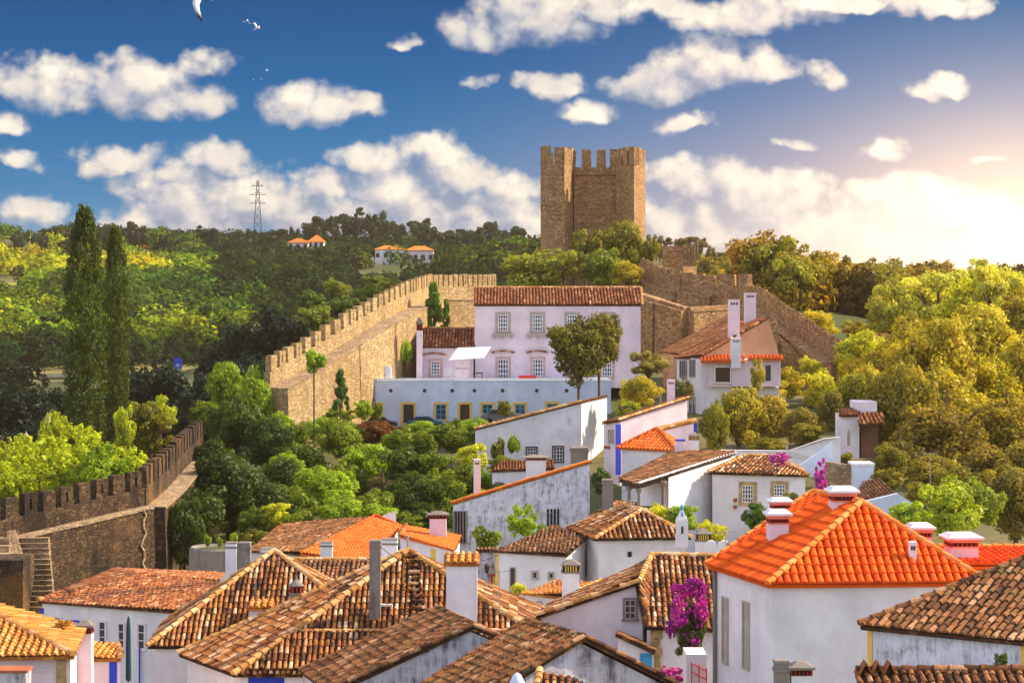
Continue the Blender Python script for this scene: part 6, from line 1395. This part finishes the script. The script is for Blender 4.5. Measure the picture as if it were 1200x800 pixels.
    # round concrete tank wall
    t_ = thing('round_concrete_wall', 'round grey concrete wall overgrown with weeds', 'wall', tuple(V(250, 690, 126)))
    mb = MB(); c = V(256, 642, 128.5); mb.lathe((c.x, c.y, c.z-4), [(1.6, 0), (1.55, 4.0), (1.45, 4.1), (1.3, 3.9)], 36); mb.build('drum', 'conc', t_)
    mb = MB(); mb.lathe((c.x, c.y, c.z-.2), [(1.35, 0), (1.3, .15), (.6, .25)], 20); mb.build('grass_top', 'ground', t_)
    # ---- right side walls of the castle
    t_ = thing('upper_castle_wall', 'brown battlement wall sweeping down from the keep to the right', 'castle wall', tuple(V(800, 370, 250)))
    pts = [V(753, 308, 262), V(775, 318, 256), V(800, 324, 252), V(838, 329, 250)]
    crenel_run(t_, pts, .6, 1.6, 1.3, .5, .12, lambda a, b: g1(a, b)-3, 'stone_tower', walk=1.0, slit_every=0, cap_light=False)
    pts = [V(838, 333, 250), V(866, 335, 249), V(880, 333, 247)]
    crenel_run(t_, pts, .6, 1.8, 1.9, 1.1, 1.2, lambda a, b: g1(a, b)-3, 'stone_tower', walk=.8, slit_every=0, cap_light=False)
    t_ = thing('lower_bailey_wall', 'lower curved brown bailey wall right of the pink house', 'castle wall', tuple(V(800, 410, 235)))
    pts = [V(750, 343, 238), V(775, 351, 234), V(805, 360, 232), V(856, 357, 236)]
    crenel_run(t_, pts, .9, .35, 1, 1, 1, lambda a, b: g1(a, b)-3, 'stone_tower', walk=.5, merlons=False, cap_light=False)
    t_ = thing('round_corner_tower', 'small battlemented corner tower in the castle wall right of the keep', 'castle tower', tuple(V(800, 330, 285)))
    A_ = V(777, 306, 282); B_ = V(818, 340, 282)
    mb = MB(); mb.hull([Vector((px_, y_, z)) for px_, y_ in ((A_.x, 283), (V(800, 0, 282).x, 281), (B_.x, 284), (B_.x, 292), (A_.x, 292)) for z in (V(0, 312, 282).z, H-4)]); mb.build('wall', 'stone_tower', t_)
    mb = MB(); C_ = V(792, 289, 284); mb.box((C_.x, 287, C_.z-1.2), (2.6, 3, 2.6), 0, 1, .03); mb.build('turret', 'stone_tower', t_)
    for k in range(6):
        px_ = 800+k*3.5; c = V(px_, 308-k*3.0, 283); mb = MB(); mb.box((c.x, c.y, c.z), (.30, .7, 2.4), 0, 1, .02); mb.build('merlon', 'stone_gold' if k > 3 else 'stone_tower', t_)
    # descending wall to the right with stair
    t_ = thing('descending_castle_wall', 'hazy battlement wall stepping down through the right trees', 'castle wall', tuple(V(940, 430, 235)))
    pts = [V(873, 341, 246), V(890, 344, 243), V(915, 362, 238), V(950, 385, 232), V(982, 408, 226), V(996, 408, 224), V(1020, 400, 224), V(1045, 395, 226)]
    crenel_run(t_, pts, .5, 1.3, .62, .75, .30, lambda a, b: g1(a, b)-3, 'stone_tower', walk=1.6, slit_every=0, cap_light=False)
    s_ = thing('wall_stair', 'long stone stair climbing beside the descending castle wall', 'stairs', tuple(V(940, 440, 228)))
    mb = MB(); mt_ = MB(); n = 20
    for k in range(n):
        a_ = k/(n-1); px_ = 908+a_*60; py_ = 391+a_*50; Yk = 234-a_*8; c = V(px_, py_, Yk)
        mb.box((c.x, Yk, c.z-2.1), (.75, 1.9, 4), R(-20)); mt_.box((c.x-.05, Yk, c.z-.05), (.62, 1.95, .12), R(-20))
    mb.build('stair_wall', 'stone_tower', s_); mt_.build('treads', 'stone_gold', s_)
    mb = MB(); mb.hull([V(903, 372, 232), V(912, 372, 232), V(912, 420, 231), V(903, 420, 231), V(903, 372, 233.5), V(912, 372, 233.5), V(912, 420, 233), V(903, 420, 233)]); mb.build('newel_pier', 'stone_tower', s_)

def clutter():
    # aerials and sagging wires over the roofs
    for x, yb, yt, Y, lb in ((300, 690, 655, 93, 'thin television aerial on the pyramidal roof'), (640, 640, 600, 122, 'television aerial on the blue door house roof'), (850, 660, 622, 93.5, 'aerial standing on the ridge of the gabled house'), (585, 700, 668, 86, 'aerial on the right slope of the mottled roof'), (1090, 560, 530, 130, 'bare aerial mast before the bronze trees')):
        A_ = V(x, yb, Y); B_ = V(x, yt, Y); mb = MB(); mb.tube(A_-Vector((0, 0, .6)), B_, .018, n=5); mb.tube(B_+Vector((-.4, 0, -.08)), B_+Vector((.4, 0, -.02)), .012, n=4)
        for k in range(5): p = B_+Vector((-.36+k*.18, 0, -.05)); mb.tube(p-Vector((0, .2, 0)), p+Vector((0, .2, .03)), .008, n=4); mb.tube(p-Vector((0, 0, .1)), p+Vector((0, 0, .1)), .008, n=4)
        tag(mb.build('television_aerial', 'metal'), lb, 'aerial')
    for (a, b, sag, lb) in ((V(446, 640, 88), V(523, 664, 88), .35, 'black cable sagging between the two central chimneys'), (V(692, 556, 146), V(745, 570, 137), .6, 'cable from the peeling wall to the loggia'), (V(583, 650, 118), V(523, 640, 128), .5, 'cable crossing the alley beside the orange wing')):
        mb = MB(); prev = None
        for k in range(15): s_ = k/14; p = a.lerp(b, s_)-Vector((0, 0, 4*sag*s_*(1-s_))); prev is not None and mb.tube(prev, p, .014, n=4, caps=False); prev = p
        tag(mb.build('overhead_cable', 'rubber'), lb, 'cable')
def misc():
    clutter()
    # power pylon
    c = V(302, 283, 1000); z0 = g1(c.x, 1000)-1; zt = V(302, 211, 1000).z; t_ = thing('power_pylon', 'steel lattice power pylon on the far ridge', 'pylon', (c.x, 1000, z0)); hh = zt-z0
    mb = MB(); w0 = 2.3; prof = lambda f: w0*(1-f)**1.1*.8+.35; lv = 9; r_ = .11
    for k in range(lv):
        f0, f1 = k/lv, (k+1)/lv; a, b = prof(f0), prof(f1); zA, zB = z0+hh*f0, z0+hh*f1
        cs = [(-1, -1), (1, -1), (1, 1), (-1, 1)]
        for i in range(4):
            p0, p1 = cs[i], cs[(i+1) % 4]
            mb.tube((c.x+p0[0]*a, 1000+p0[1]*a, zA), (c.x+p0[0]*b, 1000+p0[1]*b, zB), r_, n=4, caps=False)
            mb.tube((c.x+p0[0]*a, 1000+p0[1]*a, zA), (c.x+p1[0]*b, 1000+p1[1]*b, zB), r_*.7, n=4, caps=False)
            mb.tube((c.x+p1[0]*a, 1000+p1[1]*a, zA), (c.x+p0[0]*b, 1000+p0[1]*b, zB), r_*.7, n=4, caps=False)
    mb.build('lattice', 'steel', t_)
    for f in (.68, .80, .92):
        mb = MB(); z = z0+hh*f; w_ = 3.4 if f < .9 else 2.4; mb.tube((c.x-w_, 1000, z), (c.x+w_, 1000, z), .16, n=4); mb.tube((c.x-w_, 1000, z), (c.x, 1000, z+1.2), .1, n=4); mb.tube((c.x+w_, 1000, z), (c.x, 1000, z+1.2), .1, n=4); mb.build('cross_arm', 'steel', t_)
    for j, f in enumerate((.68, .80, .92)):
        mb = MB(); w_ = 3.4 if f < .9 else 2.4; prev = None
        for k in range(13):
            s = k/12; p = Vector((c.x-w_-s*26, 1000-s*300, z0+hh*f-.4-4*26*s*(1-s)*.12-2*s))
            if prev: mb.tube(prev, p, .03, n=4, caps=False)
            prev = p
        tag(mb.build('power_cable', 'steel'), ['lowest', 'middle', 'topmost'][j]+' cable running left from the pylon', 'cable')
    # road sign
    c = V(208.5, 440, 470); z0 = g1(c.x, 470); zt = V(0, 419, 470).z; t_ = thing('blue_road_sign', 'tall blue road sign by the valley road', 'road sign', (c.x, 470, z0))
    mb = MB(); mb.box((c.x, 470, (zt+V(0, 440.5, 470).z)/2), (1.5, .12, zt-V(0, 440.5, 470).z)); mb.build('board', 'signblue', t_)
    for sx in (-.5, .5): mb = MB(); mb.tube((c.x+sx, 470.15, z0-.3), (c.x+sx, 470.15, zt-.2), .07, n=6); mb.build('post', 'metal', t_)
    mb = MB()
    for k, (x_, z_, w_) in enumerate(((0, .5, .6), (-.1, .2, .8), (.1, -1.0, .5), (0, -1.3, .8))): mb.box((c.x+x_, 469.92, (zt+V(0, 440.5, 470).z)/2+z_), (w_, .03, .14))
    mb.build('white_lines', 'pale_blue_shade', t_)
    # guard rail of the road
    t_ = thing('guard_rail', 'thin guard rail along the valley road', 'guard rail', tuple(V(100, 436, 476)))
    mb = MB()
    for xa in np.linspace(-115, -35, 41)[:-1]:
        xb = xa+2; za = g1(xa, 476)+.75; zb_ = g1(xb, 476)+.75; mb.tube((xa, 475.5, za), (xb, 475.5, zb_), .14, n=4, caps=False)
        mb.tube((xa, 475.6, za-.9), (xa, 475.6, za), .08, n=4)
    mb.build('rail', 'metal', t_)
    # earth cutting above the road
    # far houses
    def far_house(lb, x0, x1, ye, yr, yb, Y, wall='pinkish', wins=3, tile='tile_newmid'):
        a = V(x0, ye, Y); b = V(x1, ye, Y); dp = 9; r1 = Vector((a.x+3, Y+dp/2, V(0, yr, Y).z)); r2 = Vector((b.x-3, Y+dp/2, r1.z)); zb_ = V(0, yb, Y).z-4
        t_ = thing('hillside_house', lb, 'house', ((a.x+b.x)/2, Y, zb_)); mb = MB(); mb.hull([Vector((xx, yy, z)) for xx in (a.x+.4, b.x-.4) for yy in (Y+.4, Y+dp-.4) for z in (a.z-.1, zb_)]); mb.build('wall', wall, t_)
        mb = MB(); mb.hull([a, b, a+Vector((0, dp, 0)), b+Vector((0, dp, 0)), r1, r2, a+Vector((0, 0, -.15)), b+Vector((0, 0, -.15))]); mb.build('roof', tile, t_)
        for k in range(wins):
            xx = a.x+(b.x-a.x)*(k+.5)/wins; zz = (a.z+V(0, yb, Y).z)/2; mb = MB(); mb.box((xx, Y+.38, zz), (1.1, .12, 1.3)); mb.build('window', 'wood', t_)
        return t_
    far_house('far house with red roof left of the ridge pines', 336, 362, 284, 279, 292, 790); far_house('far house with pointed red roof among dark pines', 360, 380, 283, 275, 290, 795)
    far_house('cream villa left half with orange roof on the ridge', 438, 474, 292, 287.5, 306, 740, 'white_old', 4); far_house('cream villa right half with orange roof on the ridge', 474, 509, 293, 288, 309, 742, 'pinkish', 4)
    far_house('tiny orange roofed house by the far left pines', 163, 176, 290, 286, 297, 830, wins=2)
    far_house('tiny red roofed house between the columnar trees', 112, 122, 293, 290, 297, 835, wins=1)
    t_ = thing('villa_garden_wall', 'pale stepped garden wall left of the cream villa', 'wall', tuple(V(420, 312, 738)))
    mb = MB(); mb.slab([V(402, 316, 738), V(402, 308, 738), V(420, 306, 738), V(438, 301, 738), V(438, 316, 738)], Vector((0, .6, 0))); mb.build('wall', 'white_old', t_)
    # field patches
    for nm, lb, pts in (('hillside_field', 'yellow terraced field', [(-40, 345, 700), (30, 345, 700), (30, 326, 780), (-40, 326, 780)]), ('hillside_field', 'upper field', [(-40, 296, 850), (55, 296, 850), (58, 275, 900), (-40, 275, 900)])):
        mb = MB(); nx = 14; vs = []; fs = []
        (xa, _, Ya), (xb, _, _), (xc, _, Yc), _ = pts
        for j in range(nx+1):
            for i in range(nx+1):
                Yq = Ya+(Yc-Ya)*j/nx; xq = (xa+(xb-xa)*i/nx-600)/F*Yq; vs.append((xq, Yq, g1(xq, Yq)+.25))
        fs = [(j*(nx+1)+i, j*(nx+1)+i+1, (j+1)*(nx+1)+i+1, (j+1)*(nx+1)+i) for j in range(nx) for i in range(nx)]
        mb.add(vs, fs, .5); o = mb.build(nm, M['field']); o['kind'] = 'structure'
    # parked cars below the terrace
    def car(lb, x0, x1, yb, Y, mat):
        A_ = V(x0, yb, Y); B_ = V(x1, yb, Y); L = B_.x-A_.x; c = (A_+B_)/2; s = L/4.2; t_ = thing('parked_car', lb, 'car', tuple(c), None)
        side = [(-2.1, .35), (-2.1, .75), (-1.95, .9), (-1.2, .98), (1.25, .98), (1.95, .85), (2.1, .65), (2.1, .35)]; mb = MB()
        mb.slab([Vector((c.x+a*s, c.y-.85, c.z+z*s)) for a, z in side], Vector((0, 1.7, 0))); mb.build('body', mat, t_)
        cab = [(-1.5, .97), (-1.1, 1.42), (.45, 1.46), (1.15, .97)]; mb = MB(); mb.slab([Vector((c.x+a*s, c.y-.74, c.z+z*s)) for a, z in cab], Vector((0, 1.48, 0))); mb.build('cabin', mat, t_)
        win = [(-1.32, 1.02), (-1.05, 1.36), (.38, 1.38), (.92, 1.02)]; mb = MB(); mb.slab([Vector((c.x+a*s, c.y-.76, c.z+z*s)) for a, z in win], Vector((0, 1.52, 0))); mb.build('window', 'glass', t_)
        for a in (-1.3, 1.3):
            for yy in (-.86, .70): mb = MB(); mb.tube((c.x+a*s, c.y+yy, c.z+.33*s), (c.x+a*s, c.y+yy+.18, c.z+.33*s), .33*s, n=16); mb.build('wheel', 'rubber', t_)
    car('dark car parked behind the rust brown shrub', 425, 466, 502, 202, 'car_dark'); car('blue grey car parked below the terrace', 477, 520, 502, 202.3, 'car_blue'); car('grey car parked at right below the terrace', 563, 616, 497, 201, 'car_grey')
    # gulls
    def gull(lb, px, py, Y, s, yaw, roll, flap=.25, pitch=0):
        st = [(-.26, .012), (-.2, .035), (-.1, .065), (.02, .075), (.12, .062), (.19, .038), (.235, .045), (.27, .036), (.30, .012), (.345, .004)]
        mb = MB(); n = 10; vs = []; fs = []
        for x_, r_ in st:
            for k in range(n): a = 2*math.pi*k/n; vs.append((x_, r_*math.cos(a), r_*math.sin(a)*.9+(.015 if x_ > .2 else 0)))
        fs = [(i*n+k, i*n+(k+1) % n, (i+1)*n+(k+1) % n, (i+1)*n+k) for i in range(len(st)-1) for k in range(n)]+[tuple(range(n))[::-1], tuple(range((len(st)-1)*n, len(st)*n))]
        for sg in (-1, 1):   # wings: chord narrows through wrist to a pointed tip
            W = [(.03, .10, -.10, 0), (.16, .13, -.07, .5), (.30, .15, -.02, .8), (.44, .09, -.05, .75), (.58, 0, -.12, .5), (.68, -.12, -.16, .3)]
            b0 = len(vs)
            for y_, le, te, hz in W:
                z = flap*hz*.35; th = .014*(1-y_)
                vs += [(le, sg*y_, z+.02), ((le+te)/2, sg*y_, z+.03+th), (te, sg*y_, z+.02), ((le+te)/2, sg*y_, z+.012)]
            for i in range(len(W)-1):
                for k in range(4): a = b0+i*4; fs.append((a+k, a+(k+1) % 4, a+4+(k+1) % 4, a+4+k))
            fs += [tuple(range(b0, b0+4)), tuple(range(len(vs)-4, len(vs)))]
        b0 = len(vs); vs += [(-.2, -.03, .0), (-.36, -.075, 0), (-.36, .075, 0), (-.2, .03, 0), (-.2, -.03, .014), (-.36, -.075, .006), (-.36, .075, .006), (-.2, .03, .014)]
        fs += [(b0, b0+1, b0+2, b0+3), (b0+7, b0+6, b0+5, b0+4), (b0, b0+4, b0+5, b0+1), (b0+2, b0+6, b0+7, b0+3), (b0+1, b0+5, b0+6, b0+2)]
        me = bpy.data.meshes.new('gull'); me.from_pydata([tuple(v_) for v_ in vs], [], fs); me.materials.append(M['gull']); me.polygons.foreach_set('use_smooth', [True]*len(fs)); me.update()
        o = link(bpy.data.objects.new('gull', me)); o.location = V(px, py, Y); o.rotation_euler = (roll, pitch, yaw); o.scale = (s, s, s)
        tag(o, lb, 'gull')
    gull('gull gliding with raised wings right of the pair', 301, 33, 150, .72, R(20), R(38), 1.0, R(-35)); gull('gull flying away left in the pair', 290, 24, 170, .6, R(100), R(12), -1.2, R(-20))
    gull('large gull wing entering at the top edge of the sky', 232, -6, 60, 1.05, R(205), R(-75), .3, R(-10))
    gull('tiny distant gull highest of three', 313, 83, 300, .5, R(30), R(35), 1, R(-30)); gull('tiny distant gull lowest of three', 306, 93, 320, .5, R(80), R(20), 1); gull('tiny distant gull leftmost of three', 297, 94, 400, .45, R(10), R(10), .5)
    # little street lamp posts in the left greenery
    for x, y0, lb in ((30.5, 508, 'left one of two stone lamp heads above the lime tree'), (56, 486, 'right one of two stone lamp heads above the lime tree')):
        c = V(x, y0, 162); z0 = g1(c.x, 162); t_ = thing('lamp_post', lb, 'lamp post', (c.x, 162, z0)); mb = MB(); mb.tube((c.x, 162, z0-.3), (c.x, 162, c.z-.5), .07, n=8); mb.build('post', 'conc', t_)
        mb = MB(); mb.lathe((c.x, 162, c.z-.55), [(.12, 0), (.2, .08), (.16, .2), (.2, .32), (.17, .45), (.06, .6), (.02, .72)], 12); mb.build('lamp_head', 'trimstone', t_)
    # antennas
    for x, y0, y1, Y, lb in ((774, 461, 476, 170, 'thin metal flue on the blue cornered house roof'), (478, 627, 645, 91.5, 'short metal vent pipe at the peak of the central roof'), (922, 521, 545, 150, 'thin aerial mast above the hipped cottage'), (739, 585, 615, 122, 'slim pole beside the hipped roof')):
        A_ = V(x, y0, Y); B_ = V(x, y1, Y); mb = MB(); mb.tube(B_-Vector((0, 0, .3)), A_, .045, n=6); mb.tube(A_-Vector((.12, 0, .05)), A_+Vector((.12, 0, -.05)), .02, n=4); tag(mb.build('roof_pipe', 'metal'), lb, 'pipe')
    c = V(928, 522, 150); 
def haze():
    mb = MB(); zt = H+45; zb = float(gz(np.linspace(-1500, 1500, 40), np.full(40, 700)).min())
    mb.box((0, 1500, (H-75+zt)/2), (6400, 3200, zt-(H-75)))
    m = bpy.data.materials.new('haze_air'); m.use_nodes = True; n = NT(m.node_tree); n.n.clear(); o_ = n.node('ShaderNodeOutputMaterial'); v = n.node('ShaderNodeVolumePrincipled')
    v.inputs['Color'].default_value = (1.0, .80, .62, 1); v.inputs['Density'].default_value = HAZE; v.inputs['Anisotropy'].default_value = .35; n.l.new(v.outputs[0], o_.inputs['Volume'])
    M['haze'] = m; o = mb.build('haze', 'haze'); o['kind'] = 'stuff'; o['label'] = 'warm thin haze filling the valley air'
HAZE = 0.00008
def field_f(n, bs):
    c = ocoord(n); x, y, z = n.sep(c); r_ = n.m('SINE', n.m('MULTIPLY', y, 1.2))
    n.l.new(n.mix(n.smooth(n.noise(c, .08, 5, .6), .4, .65), n.mix(n.smooth(r_, -.3, .6), (0.30, 0.28, 0.03), (0.44, 0.33, 0.05)), (0.16, 0.24, 0.03)), bs.inputs['Base Color'])
M['field'] = new_mat('yellow_field', field_f, .95)
def gull_f(n, bs):
    x, y, z = n.sep(ocoord(n)); n.l.new(n.mix(n.smooth(n.m('ABSOLUTE', y), .42, .60), (0.72, 0.72, 0.72), (0.05, 0.045, 0.045)), bs.inputs['Base Color'])
M['gull'] = new_mat('gull_feathers', gull_f, .8)
castle(); houses(); vegetation(); hills(); misc()
haze()
